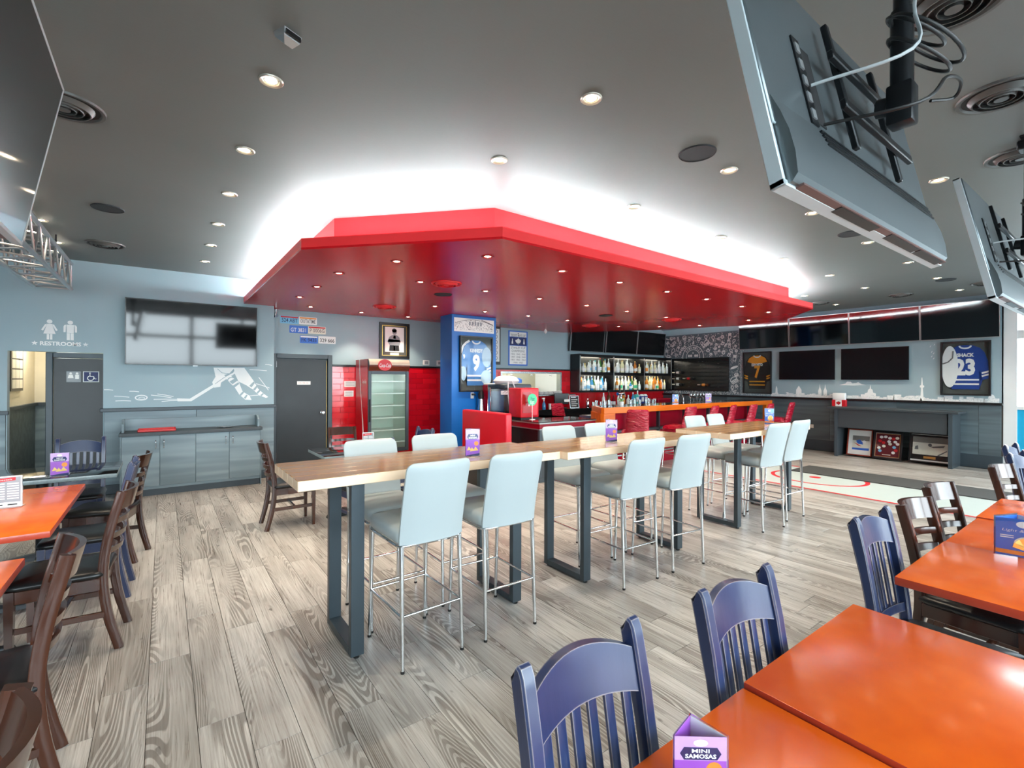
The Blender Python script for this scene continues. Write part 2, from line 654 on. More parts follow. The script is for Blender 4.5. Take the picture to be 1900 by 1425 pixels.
def mesh(name, bm, mats, parent=None, loc=(0, 0, 0), rot=(0, 0, 0), smooth=0):
    """smooth: sharp angle in degrees, 0 for flat"""
    bm.normal_update()
    if smooth:
        bmesh.ops.recalc_face_normals(bm, faces=bm.faces)
        for f in bm.faces:
            f.smooth = True
        th = R(smooth)
        for e in bm.edges:
            if len(e.link_faces) == 2 and e.calc_face_angle(0) > th:
                e.smooth = False
    me = bpy.data.meshes.new(name)
    bm.to_mesh(me)
    bm.free()
    for m in (mats if isinstance(mats, (list, tuple)) else [mats]):
        me.materials.append(MATS[m] if isinstance(m, str) else m)
    o = bpy.data.objects.new(name, me)
    o.location = loc
    o.rotation_euler = rot
    return link(o, parent)


def B():
    return bmesh.new()


def part(name, mats, parent, fn, smooth=0, loc=(0, 0, 0), rot=(0, 0, 0)):
    bm = B()
    fn(bm)
    return mesh(name, bm, mats, parent, loc, rot, smooth)


def pbox(name, mats, parent, x0, x1, y0, y1, z0, z1, bev=0., seg=1, smooth=0):
    bm = B()
    box(bm, x0, x1, y0, y1, z0, z1, 0, bev, seg)
    return mesh(name, bm, mats, parent, smooth=smooth or (40 if bev else 0))


def tag(o, label, cat, group=None):
    o['label'] = label
    o['category'] = cat
    if group:
        o['group'] = group
    return o


def thing(name, label, cat, loc=(0, 0, 0), rot=(0, 0, 0), group=None):
    o = bpy.data.objects.new(name, None)
    o.empty_display_size = .1
    o.location = loc
    o.rotation_euler = rot if isinstance(rot, (tuple, list, Euler)) else (0, 0, rot)
    link(o)
    return tag(o, label, cat, group)


def struct(o):
    o['kind'] = 'structure'
    return o


def kids(o):
    return [c for c in bpy.data.objects if c.parent is o]


def copy_tree(o, parent=None):
    c = o.copy()
    COL.objects.link(c)
    c.parent = parent
    for ch in o.children:
        copy_tree(ch, c)
    return c


def place(proto, used, loc, rz, label, group=None):
    """first call moves the prototype itself, later calls copy it"""
    o = proto if not used[0] else copy_tree(proto)
    used[0] = True
    o.location = loc
    o.rotation_euler = (0, 0, rz)
    o['label'] = label
    if group:
        o['group'] = group
    return o


WY = (R(90), 0, 0)          # local xy on a wall facing -Y (x right, y up, z out)
WX = (R(90), 0, R(-90))     # local xy on a wall facing -X (x = -Y, y up, z = -X)


# ------------------------------------------------------------------ the room shell
def build_floor():
    fl = struct(pbox('floor', 'gap_dark', None, XL, XR + .3, YF - .3, 11.3, -.06, -.004))
    fl['label'] = 'grey oak plank floor of the restaurant'
    W, L = .19, 1.22
    rng = random.Random(3)
    cand = []
    nx = int((XR - XL) / W) + 1
    for i in range(nx):
        x = XL + (i + .5) * W
        y = YF - rng.random() * L
        while y < YB:
            y0, y1 = max(y, YF), min(y + L, YB)
            if x < 1.46 and y1 > YW and y0 > YW - .1:
                y += L
                continue
            if y1 - y0 > .05 and x < XR - .05:
                cand.append((x, y0, y1))
            y += L

    def size(c):
        x, y = c[0], (c[1] + c[2]) / 2
        d = x * fwd.x + y * fwd.y
        s = x * rgt.x + y * rgt.y
        if d < 1.0 or abs(s / d) > 1.13 or 1.6 / d > .86:
            return 1e3 + abs(d)
        return d
    cand.sort(key=size)
    protos = {}
    rest = B()
    g = .0012
    for k, (x, y0, y1) in enumerate(cand):
        ln = round(y1 - y0, 2)
        if k < 300:
            if ln not in protos:
                bm = B()
                box(bm, -W / 2 + g, W / 2 - g, -ln / 2 + g, ln / 2 - g, -.004, 0, 0, .001)
                me = bpy.data.meshes.new('plank')
                bm.to_mesh(me)
                bm.free()
                me.materials.append(MATS['plank_floor'])
                protos[ln] = me
            o = bpy.data.objects.new('plank', protos[ln])
            o.location = (x, (y0 + y1) / 2, 0)
            link(o, fl)
        else:
            box(rest, x - W / 2 + g, x + W / 2 - g, y0 + g, y1 - g, -.004, 0)
    o = mesh('plank_field', rest, 'plank_floor', fl)
    o['kind'] = 'stuff'


build_floor()


def wall_y(name, mat, x0, x1, y, th, z0, z1, holes=()):
    """wall facing -Y at y with rectangular holes (x0,x1,z0,z1)"""
    bm = B()
    xs = sorted({x0, x1, *[h[0] for h in holes], *[h[1] for h in holes]})
    zs = sorted({z0, z1, *[h[2] for h in holes], *[h[3] for h in holes]})
    for a, b in zip(xs[:-1], xs[1:]):
        for c, d in zip(zs[:-1], zs[1:]):
            if any(h[0] <= a and b <= h[1] and h[2] <= c and d <= h[3] for h in holes):
                continue
            box(bm, a, b, y, y + th, c, d)
    bmesh.ops.remove_doubles(bm, verts=bm.verts, dist=1e-5)
    o = struct(mesh(name, bm, mat))
    return o


def wall_x(name, mat, y0, y1, x, th, z0, z1, holes=()):
    bm = B()
    ys = sorted({y0, y1, *[h[0] for h in holes], *[h[1] for h in holes]})
    zs = sorted({z0, z1, *[h[2] for h in holes], *[h[3] for h in holes]})
    for a, b in zip(ys[:-1], ys[1:]):
        for c, d in zip(zs[:-1], zs[1:]):
            if any(h[0] <= a and b <= h[1] and h[2] <= c and d <= h[3] for h in holes):
                continue
            box(bm, x, x + th, a, b, c, d)
    bmesh.ops.remove_doubles(bm, verts=bm.verts, dist=1e-5)
    return struct(mesh(name, bm, mat))


struct(pbox('ceiling', 'ceiling_paint', None, XL, XR + .2, YF - .2, YB + .1, CEIL, CEIL + .1))
OPN = (-1.59, -.67, 0, 1.945)
wall_y('wall_left', 'wall_paint', XL, 1.46, YW, .12, 0, CEIL, [OPN])
wall_x('wall_return', 'wall_paint', YW + .12, YB, 1.34, .12, 0, CEIL)
PASS = (6.2, 8.06, 1.25, 1.79)
wall_y('wall_back', 'wall_paint', 1.46, XR, YB, .12, 0, CEIL, [PASS])
wall_x('wall_right', 'wall_paint', 1.70, YB + .1, XR, .12, 0, CEIL)
wall_x('wall_far_left', 'wall_paint', YF, YW, XL - .12, .12, 0, CEIL)

# restroom corridor behind the opening
wall_x('wall_corridor_side', 'cream_wall', YW + .12, 11.2, -1.87, .12, 1.17, 2.4)
wall_x('wall_corridor_side_low', 'laminate_dark', YW + .12, 11.2, -1.87, .13, 0, 1.17)
wall_y('wall_corridor_end', 'cream_wall', -1.9, -.5, 11.2, .1, 1.17, 2.4)
wall_y('wall_corridor_end_low', 'laminate_grey', -1.9, -.5, 11.19, .11, 0, 1.17)
struct(pbox('ceiling_corridor', 'cream_wall', None, -1.9, -.3, YW + .12, 11.3, 2.4, 2.5))
struct(pbox('trim_1', 'dark_trim', None, -1.76, -1.70, YW + .12, 11.2, 1.14, 1.19))
struct(pbox('trim_2', 'dark_trim', None, -1.75, -.5, 11.14, 11.2, 1.14, 1.19))
wall_x('wall_corridor_inner', 'cream_wall', 8.84, 11.2, -1.27, .1, 0, 2.4)
wall_x('wall_alcove', 'wall_paint', YW + .12, 8.86, -.66, .1, 0, 2.4)

# kitchen behind the pass
struct(pbox('floor_kitchen', 'paper_grey', None, 5.2, 9.0, YB + .12, 11.2, -.05, 0))
wall_y('wall_kitchen', 'kitchen_wall', 5.2, 9.0, 11.0, .1, 0, 2.6)
wall_x('wall_kitchen_left', 'white_frame', YB + .12, 11.0, 5.5, .1, 0, 2.6)
wall_x('wall_kitchen_right', 'white_frame', YB + .12, 11.0, 8.9, .1, 0, 2.6)
struct(pbox('ceiling_kitchen', 'paper_white', None, 5.2, 9.0, YB + .12, 11.1, 2.6, 2.7))


def add_light(name, typ, loc, energy, color=(1, 1, 1), size=.1, rot=(0, 0, 0), parent=None, **kw):
    l = bpy.data.lights.new(name, typ)
    l.energy = energy
    l.color = color
    if typ == 'AREA':
        l.size = size
    elif typ in ('POINT', 'SPOT'):
        l.shadow_soft_size = size
    for k, v in kw.items():
        setattr(l, k, v)
    o = bpy.data.objects.new(name, l)
    o.location = loc
    o.rotation_euler = rot
    return link(o, parent)


def fill_lamp(loc, label, sx, sy, energy):  # panel lamp added out of view to light the room behind an opening
    t = thing('added_lamp', label, 'lamp', loc)
    pbox('housing', 'white_frame', t, -sx / 2, sx / 2, -sy / 2, sy / 2, -.03, 0)
    pbox('diffuser', 'lamp_panel', t, -sx / 2 + .03, sx / 2 - .03, -sy / 2 + .03, sy / 2 - .03, -.045, -.03)
    add_light('lamp_glow', 'AREA', (0, 0, -.06), energy, (1, .98, .94), min(sx, sy), parent=t)


fill_lamp((7.1, 10.2, 2.6), 'unseen panel lamp added to light the kitchen behind the serving hatch', 1.2, .5, 10)
fill_lamp((-1.55, 10.2, 2.4), 'unseen panel lamp added to light the cream restroom corridor', .3, .6, 2.2)


def panels_y(name, x0, x1, y, z0, z1, mat, n, parent_name):
    """wainscot on a -Y wall: separate laminate panels"""
    w = (x1 - x0) / n
    root = struct(pbox(parent_name, 'gap_dark', None, x0, x1, y - .006, y - .001, z0, z1))
    for i in range(n):
        pbox('panel', mat, root, x0 + i * w + .002, x0 + (i + 1) * w - .002, y - .018, y - .006, z0, z1, .002)
    return root


panels_y('panel', XL, -1.60, YW, .0, 1.135, 'laminate_grey', 3, 'trim_3')
panels_y('panel', -.66, 1.46, YW, .0, 1.135, 'laminate_grey', 2, 'trim_4')
struct(pbox('trim_5', 'dark_trim', None, XL, -1.57, YW - .045, YW, 1.135, 1.185, .006))
struct(pbox('trim_6', 'dark_trim', None, -.70, 1.49, YW - .045, YW, 1.135, 1.185, .006))
struct(pbox('baseboard_left', 'dark_trim', None, -.66, 1.47, YW - .03, YW - .018, 0, .13, .004))

# right (screen) wall wainscot with ledge
root = struct(pbox('trim_7', 'gap_dark', None, XR - .006, XR - .001, 1.70, YB, 0, 1.165))
yy = [1.72, 2.02, 3.24, 4.46, 5.68, 6.90, 8.12, YB]
for a, b in zip(yy[:-1], yy[1:]):
    bm = B()
    box(bm, 0, b - a - .004, 0, .92, 0, .014, 0, .002)
    mesh('panel', bm, 'laminate_dark', root, (XR - .006, b - .002, .245), WX, 40)
struct(pbox('trim_8', 'black_laminate', None, XR - .075, XR, 1.70, YB - .02, 1.165, 1.21, .005))
struct(pbox('baseboard_right', 'dark_trim', None, XR - .03, XR - .006, 1.70, YB, 0, .245, .004))
struct(pbox('trim_9', 'slate_paint', None, XR - .10, XR, 1.70, YB, CEIL - .085, CEIL))

# red tiled dado on the back wall
tl = struct(pbox('trim_10', 'grout', None, 2.47, 6.2, YB - .010, YB, 0, 1.83))
tl2 = struct(pbox('trim_11', 'grout', None, 8.06, XR, YB - .010, YB, 0, 1.83))
tl3 = struct(pbox('trim_12', 'grout', None, 6.2, 8.06, YB - .010, YB, 1.79, 1.83))
tl4 = struct(pbox('trim_13', 'grout', None, 6.2, 8.06, YB - .010, YB, 0, 1.25))
struct(pbox('trim_14', 'black_laminate', None, 2.47, 8.34, YB - .03, YB, 1.83, 1.865, .004))


def tiles():
    tw, th = .30, .1065
    protos = {}
    nt = 0
    spans = ((2.47, 4.75, 0, 1.83, tl), (5.55, 6.2, .6, 1.83, tl), (6.2, 8.06, .6, 1.25, tl4), (8.06, 8.36, .6, 1.83, tl2))
    rest = B()
    for x0, x1, z0, z1, par in spans:
        r = 0
        z = z0 if z0 else .02
        while z < z1 - .02:
            zt = min(z + th, z1)
            x = x0 - (tw / 2 if r % 2 else 0)
            while x < x1 - .01:
                a, b = max(x, x0), min(x + tw, x1)
                if b - a > .02:
                    key = (round(b - a, 3), round(zt - z, 3))
                    if nt < 300 and z > .45:
                        if key not in protos:
                            bm = B()
                            box(bm, 0.0015, key[0] - .0015, -.006, 0, .0015, key[1] - .0015, 0, .002)
                            me = bpy.data.meshes.new('tile')
                            bm.to_mesh(me)
                            bm.free()
                            me.materials.append(MATS['red_tile'])
                            protos[key] = me
                        o = bpy.data.objects.new('tile', protos[key])
                        o.location = (a, YB - .010, z)
                        link(o, par)
                        nt += 1
                    else:
                        box(rest, a + .0015, b - .0015, YB - .016, YB - .010, z + .0015, zt - .0015)
                x += tw
            z += th
            r += 1
    # rest of the dado, too small to tell apart behind the bar
    for x0, x1 in ((8.36, XR),):
        z = .6
        while z < 1.3:
            x = x0
            while x < x1 - .02:
                box(rest, x + .0015, min(x + tw, x1) - .0015, YB - .016, YB - .010, z + .0015, z + th - .0015)
                x += tw
            z += th
    o = mesh('tile_field', rest, 'red_tile', tl2)
    o['kind'] = 'stuff'
    # slim red band above the hatch
    pbox('tile_band', 'red_tile', tl3, 6.2, 8.06, YB - .016, YB - .010, 1.793, 1.828)


tiles()

# serving hatch lining and shelf
hl = struct(mesh('window_1', (lambda bm: (box(bm, 6.2, 6.24, YB - .02, YB + .13, 1.25, 1.79), box(bm, 8.02, 8.06, YB - .02, YB + .13, 1.25, 1.79),
            box(bm, 6.24, 8.02, YB - .02, YB + .13, 1.75, 1.79), bm)[-1])(B()), 'stainless'))
sh = thing('hatch_shelf', 'long stainless pick-up shelf under the kitchen serving hatch', 'shelf', (7.13, YB, 1.22))
pbox('shelf_top', 'stainless', sh, -.95, 1.1, -.34, .13, 0, .03, .004)
for x in (-.7, .0, .8):
    part('bracket', 'black_matte', sh, lambda bm: poly(bm, [(0, 0), (-.3, 0), (0, -.22)], x - .015, x + .015, 0, Matrix(((0, 0, 1, 0), (1, 0, 0, 0), (0, 1, 0, 0), (0, 0, 0, 1)))))


# storefront: right side panel near the screen wall, and the long window wall behind the camera
def window_x(name, y0, y1, x, mull):
    root = B()
    for a, b in mull:
        box(root, x, x + .1, a, b, 0, CEIL)
    for z0, z1 in ((0, .12), (1.10, 1.16), (2.36, 2.51), (CEIL - .12, CEIL)):
        box(root, x + .01, x + .09, y0, y1, z0, z1)
    o = struct(mesh(name, root, 'white_frame'))
    return o


w = window_x('window_2', YF, 1.70, XR, [(1.53, 1.72), (-.15, -.02), (YF, YF + .12)])
pts = [(-.02, 1.53), (YF + .12, -.15)]
for a, b in pts:
    pbox('pane', 'window_glass', w, XR + .045, XR + .053, a, b, 1.16, 2.36)
    pbox('pane', 'window_glass', w, XR + .045, XR + .053, a, b, 2.51, CEIL - .12)
    pbox('spandrel', 'turquoise', w, XR + .035, XR + .055, a, b, .12, 1.10)


def window_front():
    bm = B()
    n = 9
    wd = (XR - XL) / n
    for i in range(n + 1):
        x = XL + i * wd
        box(bm, x - .05, x + .05, YF - .1, YF, 0, CEIL)
    for z0, z1 in ((0, .5), (2.36, 2.46), (CEIL - .12, CEIL)):
        box(bm, XL, XR, YF - .09, YF - .01, z0, z1)
    w = struct(mesh('window_3', bm, 'white_frame'))
    for i in range(n):
        a, b = XL + i * wd + .05, XL + (i + 1) * wd - .05
        pbox('pane', 'window_glass', w, a, b, YF - .055, YF - .047, .5, 2.36)
        pbox('pane', 'window_glass', w, a, b, YF - .055, YF - .047, 2.46, CEIL - .12)


window_front()
gd = struct(pbox('ground', 'asphalt', None, -40, 60, -60, 40, -.2, -.07))


# ------------------------------------------------------------------ doors
def door(name, x0, x1, y, h, fw, sign, knob_side):
    bm = B()
    box(bm, x0, x0 + fw, y - .05, y + .06, 0, h, 0, .006)
    box(bm, x1 - fw, x1, y - .05, y + .06, 0, h, 0, .006)
    box(bm, x0 + fw, x1 - fw, y - .05, y + .06, h - fw, h, 0, .006)
    d = struct(mesh(name, bm, 'dark_trim', smooth=40))
    lf = pbox('door_leaf', 'door_paint', d, x0 + fw + .004, x1 - fw - .004, y - .012, y + .03, .01, h - fw - .004, .003)
    kx = x1 - fw - .09 if knob_side > 0 else x0 + fw + .09
    if knob_side:
        bm = B()
        lathe(bm, [(0, 0), (.032, 0), (.032, .008), (.014, .014), (.014, .04), (.03, .05), (.034, .066), (.026, .082), (0, .086)], 18)
        mesh('door_knob', bm, 'stainless', d, (kx, y - .012, 1.0), WY, 50)
        bm = B()
        for z in (.25, 1.05, 1.8):
            cyl(bm, (x0 + fw, y - .02, z), (x0 + fw, y - .02, z + .1), .008, n=8)
        mesh('hinge', bm, 'stainless', d)
    return d


door('door_1', 1.47, 2.46, YB - .02, 2.03, .075, None, 1)
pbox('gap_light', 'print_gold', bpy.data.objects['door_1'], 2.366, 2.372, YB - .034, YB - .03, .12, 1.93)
door('door_2', -1.27, -.60, 8.84, 1.945, .07, None, 0)
sg = thing('door_sign', 'small white lettered sign on the grey door beside the red tiles', 'sign', (1.985, YB - .034, 1.53), WY)
pbox('plate', 'paper_white', sg, -.11, .11, -.03, .03, -.001, .004)
part('lettering', 'print_red', sg, lambda bm: text(bm, 'EMPLOYEES ONLY', .03, 0, 0, .004, width=.18))
sg = thing('restroom_sign', 'square grey restroom sign fixed on the dark restroom door', 'sign', (-.995, 8.826, 1.62), WY)
pbox('plate', 'paper_grey', sg, -.075, .075, -.075, .075, 0, .006, .004)
part('pictogram', 'paper_white', sg, lambda bm: (poly(bm, ell(-.03, .045, .014, .014, 12), .006, .007), poly(bm, [(-.05, .028), (-.01, .028), (.0, -.02), (-.06, -.02)], .006, .007),
     poly(bm, ell(.035, .045, .014, .014, 12), .006, .007), poly(bm, [(.015, .028), (.055, .028), (.055, -.03), (.015, -.03)], .006, .007)))
sg = thing('accessible_sign', 'blue and white wheelchair symbol sign on the dark restroom door', 'sign', (-.815, 8.826, 1.62), WY)
pbox('plate', 'paper_white', sg, -.085, .085, -.075, .075, 0, .004)
pbox('field', 'ink_navy', sg, -.075, .075, -.065, .065, .004, .006)
def wheelchair(bm):
    ribbon(bm, ell(-.005, -.02, .032, .032, 20, R(100), R(380)), .010, .006)
    poly(bm, ell(-.012, .05, .009, .009, 10), .006, .0072)
    ribbon(bm, [(-.012, .04), (-.010, .005), (.025, .005), (.042, -.032), (.056, -.028)], .009, .0062)
part('symbol', 'paper_white', sg, wheelchair)
pc = thing('corridor_picture', 'black framed picture grid on the cream corridor wall', 'picture', (-1.75, 9.86, 1.73), (R(90), 0, R(90)))
pbox('frame', 'frame_black', pc, -.36, .36, -.32, .32, 0, .03)
for i in range(3):
    for j in range(4):
        pbox('print', 'paper_cream', pc, -.31 + i * .21, -.31 + i * .21 + .19, -.28 + j * .145, -.28 + j * .145 + .125, .03, .034)


# ------------------------------------------------------------------ red canopy over the bar
def inset(P, d):
    """inward offset of an open chain P (interior on the left) """
    out = []
    n = len(P)
    for i in range(n):
        p = Vector(P[i])
        dirs = []
        if i > 0:
            dirs.append((Vector(P[i]) - Vector(P[i - 1])).normalized())
        if i < n - 1:
            dirs.append((Vector(P[i + 1]) - Vector(P[i])).normalized())
        nr = Vector((0, 0))
        for t in dirs:
            nr += Vector((-t.y, t.x))
        nr.normalize()
        k = 1 / max(.3, nr.dot(Vector((-dirs[0].y, dirs[0].x))))
        q = p + nr * d * k
        out.append((q.x, q.y))
    return out


CAN = [(1.02, YW - .002), (1.02, 4.69), (2.31, 3.30), (8.73, 3.45), (9.92, 4.46), (10.12, 5.45), (9.32, 7.30), (8.11, YB - .002)]
CZ0, CZ1 = 2.79, 2.895
COVE = 6.5


def canopy():
    t = thing('ceiling_canopy', 'large red dropped ceiling canopy with a lit upper recess over the bar', 'canopy', (0, 0, 0))
    chain = CAN
    inn = inset(chain, .05)
    up = inset(chain, .33)
    inn[0] = (inn[0][0], YW - .002)
    up[0] = (up[0][0], YW - .002)
    inn[-1] = (inn[-1][0], YB - .002)
    up[-1] = (up[-1][0], YB - .002)
    close = [(1.462, YB - .002), (1.462, YW - .002)]
    full = chain + close
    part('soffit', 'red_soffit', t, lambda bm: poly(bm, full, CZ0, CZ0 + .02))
    # fascia: each straight run is a board

    def strip(bm, a, b, ia, ib, z0, z1):
        v = [bm.verts.new((*p, z)) for z in (z0, z1) for p in (a, b, ib, ia)]
        for q in ((3, 2, 1, 0), (4, 5, 6, 7), (0, 1, 5, 4), (1, 2, 6, 5), (2, 3, 7, 6), (3, 0, 4, 7)):
            bm.faces.new([v[i] for i in q])
    for i in range(len(chain) - 1):
        part('fascia_board', 'red_fascia', t, lambda bm: strip(bm, chain[i], chain[i + 1], inn[i], inn[i + 1], CZ0 + .02, CZ1))
        part('upper_board', 'red_fascia', t, lambda bm: strip(bm, up[i], up[i + 1], inset(up, .05)[i], inset(up, .05)[i + 1], CZ0 + .02, CEIL))
    part('ledge', 'red_fascia', t, lambda bm: [strip(bm, inn[i], inn[i + 1], up[i], up[i + 1], CZ0 + .02, CZ0 + .03) for i in range(len(chain) - 1)])
    l0, l1 = inset(chain, .18), inset(chain, .21)
    for i in range(len(chain) - 1):
        part('cove_lamp', 'led_cool', t, lambda bm: strip(bm, l0[i], l0[i + 1], l1[i], l1[i + 1], CZ0 + .03, CZ0 + .075))
        a, b = Vector(l1[i]), Vector(l1[i + 1])
        dv = (b - a).normalized()
        outw = Vector((dv.y, -dv.x))
        zl = Vector((-outw.x * .7, -outw.y * .7, -.71)).normalized()     # lamp shines along -z
        xl = Vector((dv.x, dv.y, 0))
        yl = zl.cross(xl)
        lo = add_light('cove_glow', 'AREA', (0, 0, 0), COVE * (b - a).length, (.72, .95, 1), .03, parent=t, shape='RECTANGLE')
        lo.data.size, lo.data.size_y = (b - a).length * .96, .03
        mm = Matrix.Identity(4)
        mid = (a + b) / 2
        for r_ in range(3):
            mm[r_][0], mm[r_][1], mm[r_][2] = xl[r_], yl[r_], zl[r_]
        mm[0][3], mm[1][3], mm[2][3] = mid.x, mid.y, CZ0 + .10
        lo.matrix_local = mm


canopy()


# ------------------------------------------------------------------ ceiling fittings
def pot_proto(trim, name, label):
    t = thing(name, label, 'lamp')
    bm = B()
    lathe(bm, [(.036, .0), (.040, -.006), (.056, -.008), (.062, -.002), (.062, .001)], 20)
    mesh('trim_ring', bm, trim, t, smooth=50)
    bm = B()
    lathe(bm, [(.036, 0), (.030, .03)], 18)
    mesh('baffle', bm, trim, t, smooth=50)
    bm = B()
    lathe(bm, [(0, -.005), (.020, -.004), (.030, .0), (.034, .002), (0, .002)], 16)
    mesh('lamp', bm, 'lamp_warm', t, smooth=60)
    return t


ORD = ['first', 'second', 'third', 'fourth', 'fifth', 'sixth', 'seventh', 'eighth', 'ninth', 'tenth', 'eleventh', 'twelfth', 'thirteenth', 'fourteenth']
POT = 15


def pots():
    P = pot_proto('lamp_trim', 'pot_light', '')
    used = [False]
    rows = [('pot light from the restroom wall beside the canopy short side', [(.444, 7.631), (.446, 6.664), (.447, 5.711), (.452, 4.72), (.452, 3.753), (.456, 2.796)]),
            ('pot light from the screen wall in the row along the canopy', [(11.016, 2.966), (9.602, 2.992), (8.059, 2.954), (6.504, 2.925), (4.954, 2.886), (3.448, 2.847), (1.944, 2.825)]),
            ('pot light from the screen wall, second row off the canopy', [(11.112, 2.088), (9.561, 2.055), (8.002, 2.011), (6.484, 1.996), (4.928, 1.952), (3.428, 1.931), (1.934, 1.9)]),
            ('pot light from the screen wall over the window tables', [(8.0, 1.05), (6.47, 1.05), (4.911, 1.045)]),
            ('pot light from the restroom wall over the aisle tables', [(-1.0, 7.6), (-.997, 6.626), (-1.0, 5.68), (-1.0, 4.72), (-1.0, 3.75)]),
            ('pot light from the screen wall off the canopy end', [(11.232, 4.006), (9.634, 3.948)])]
    for txt, pos in rows:
        for (x, y), num in zip(pos, ORD):
            o = place(P, used, (x, y, CEIL), 0, num + ' warm ' + txt, 'pot lights in the dark ceiling')
            add_light('pot_beam', 'SPOT', (0, 0, -.03), POT, (1, .86, .68), .03, parent=o, spot_size=R(95), spot_blend=.6)
    P = pot_proto('lamp_red', 'pot_light', '')
    used = [False]
    rows = [('pot light from the screen wall end along the red canopy front', [(8.476, 4.05), (7.49, 4.0), (6.416, 3.953), (5.453, 3.934), (4.484, 3.913), (3.516, 3.886), (2.527, 3.859), (1.896, 4.571)]),
            ('pot light from the wall along the short side of the red canopy', [(1.955, 8.3), (1.591, 7.404), (1.593, 6.446), (1.589, 5.475)]),
            ('pot light from the screen wall end in the red canopy middle row', [(9.304, 4.829), (7.663, 5.55), (6.463, 5.48), (5.451, 5.44), (4.443, 5.4), (3.489, 5.379), (2.527, 5.356)]),
            ('pot light from the screen wall end in the red canopy third row', [(9.388, 5.947), (8.873, 6.6), (8.159, 7.15), (6.524, 7.05), (5.475, 6.984), (4.532, 7.002), (3.553, 6.985)]),
            ('pot light from the portrait in the red canopy row by the back wall', [(3.757, 8.5), (2.847, 8.45)])]
    for txt, pos in rows:
        for (x, y), num in zip(pos, ORD):
            o = place(P, used, (x, y, CZ0), 0, num + ' small ' + txt, 'pot lights in the red canopy')
            add_light('pot_beam', 'SPOT', (0, 0, -.03), POT, (1, .86, .68), .03, parent=o, spot_size=R(95), spot_blend=.6)


pots()


def vent_proto(mat, r):
    t = thing('ceiling_vent', '', 'vent')
    bm = B()
    lathe(bm, [(r * .86, .0), (r * .9, -.012), (r * .98, -.012), (r, .0)], 36)
    mesh('outer_ring', bm, mat, t, smooth=45)
    bm = B()
    lathe(bm, [(0, -.001), (r * .86, -.001)], 30)
    mesh('throat', bm, 'black_matte' if mat != 'red_fascia' else 'red_soffit', t)
    for k, q in enumerate((.74, .54, .34)):
        bm = B()
        lathe(bm, [(r * q, -.004), (r * q * .86, -.03), (r * q * .82, -.03), (r * q * .92, -.004)], 30)
        mesh('cone_ring', bm, mat, t, smooth=45)
    bm = B()
    lathe(bm, [(0, -.03), (r * .16, -.03), (r * .16, -.002)], 18)
    mesh('core', bm, mat, t, smooth=45)
    return t


V = vent_proto('vent_grey', .19)
u = [False]
for x, y, lab in ((2.66, .52, 'round ceiling vent behind the cable coil over the card-stand window table'), (3.72, .53, 'round ceiling vent between the two hanging screens'),
                  (4.83, .59, 'round ceiling vent beside the ceiling plate of a hanging screen, past the coil'), (-.56, 7.363, 'round ceiling vent near the restroom wall'),
                  (-.47, 3.757, 'round ceiling vent beside the hanging screen that faces the bar'), (10.73, 4.126, 'round ceiling vent off the canopy end near the screen wall'),
                  (10.9, 2.85, 'round ceiling vent in front of the screen wall'), (10.66, 1.683, 'round ceiling vent near the white window post')):
    place(V, u, (x, y, CEIL), 0, lab, 'round ceiling vents')
V = vent_proto('red_fascia', .19)
u = [False]
for x, y, lab in ((2.83, 5.25, 'red round vent in the canopy underside near the blue column'), (2.92, 7.54, 'red round vent in the canopy underside above the drinks fridge'),
                  (7.53, 7.39, 'red round vent in the canopy underside before the bar screens'), (8.04, 5.70, 'red round vent in the canopy underside above the bar stools')):
    place(V, u, (x, y, CZ0), 0, lab, 'red canopy vents')


def speaker_proto(r):
    t = thing('ceiling_speaker', '', 'speaker')
    bm = B()
    lathe(bm, [(r * .9, -.008), (r * .96, -.010), (r, -.004), (r, .001)], 30)
    mesh('rim', bm, 'speaker_dark', t, smooth=45)
    bm = B()
    lathe(bm, [(0, -.007), (r * .9, -.007)], 28)
    mesh('grille', bm, 'speaker_dark', t)
    return t


V = speaker_proto(.125)
u = [False]
for x, y, z, lab in ((2.99, 1.916, CEIL, 'flat round ceiling speaker between two pot lights of the second row'), (-.422, 5.787, CEIL, 'flat round dark ceiling speaker above the aisle tables by the restrooms'),
                     (5.944, 1.975, CEIL, 'flat round ceiling speaker between pot lights, midway to the screen wall'), (9.826, 2.003, CEIL, 'flat round ceiling speaker in front of the screen wall'),
                     (3.148, 5.944, CZ0, 'black round speaker in the red canopy before the blue column'), (6.559, 6.054, CZ0, 'black round speaker in the red canopy above the bar')):
    place(V, u, (x, y, z), 0, lab, 'round ceiling speakers')

sn = thing('ceiling_sensor', 'small silver wedge-shaped motion sensor on the dark ceiling', 'sensor', (.456, 2.378, CEIL), R(25))
part('housing', 'aluminium', sn, lambda bm: loft(bm, [[(-.045, -.04, 0), (.045, -.04, 0), (.045, .04, 0), (-.045, .04, 0)], [(-.04, -.03, -.03), (.04, -.03, -.03), (.04, .035, -.02), (-.04, .035, -.02)], [(-.02, -.005, -.055), (.02, -.005, -.055), (.02, .02, -.035), (-.02, .02, -.035)]]))
pbox('lens', 'black_laminate', sn, -.038, .038, -.043, -.036, -.026, -.006)
cs = thing('corner_camera', 'small chrome security camera in the corner above the licence plates', 'camera', (1.53, YB - .06, 2.70), R(-30))
part('bracket', 'chrome', cs, lambda bm: (cyl(bm, (0, 0, .06), (0, 0, -.02), .012, n=10), lathe(bm, [(0, .075), (.03, .075), (.03, .06), (0, .06)], 14)), 45)
part('body', 'chrome', cs, lambda bm: cyl(bm, (0, .05, -.02), (0, -.09, -.05), .028, n=14), 45)
part('lens', 'screen_glass', cs, lambda bm: cyl(bm, (0, -.09, -.05), (0, -.096, -.0515), .022, n=14), 45)
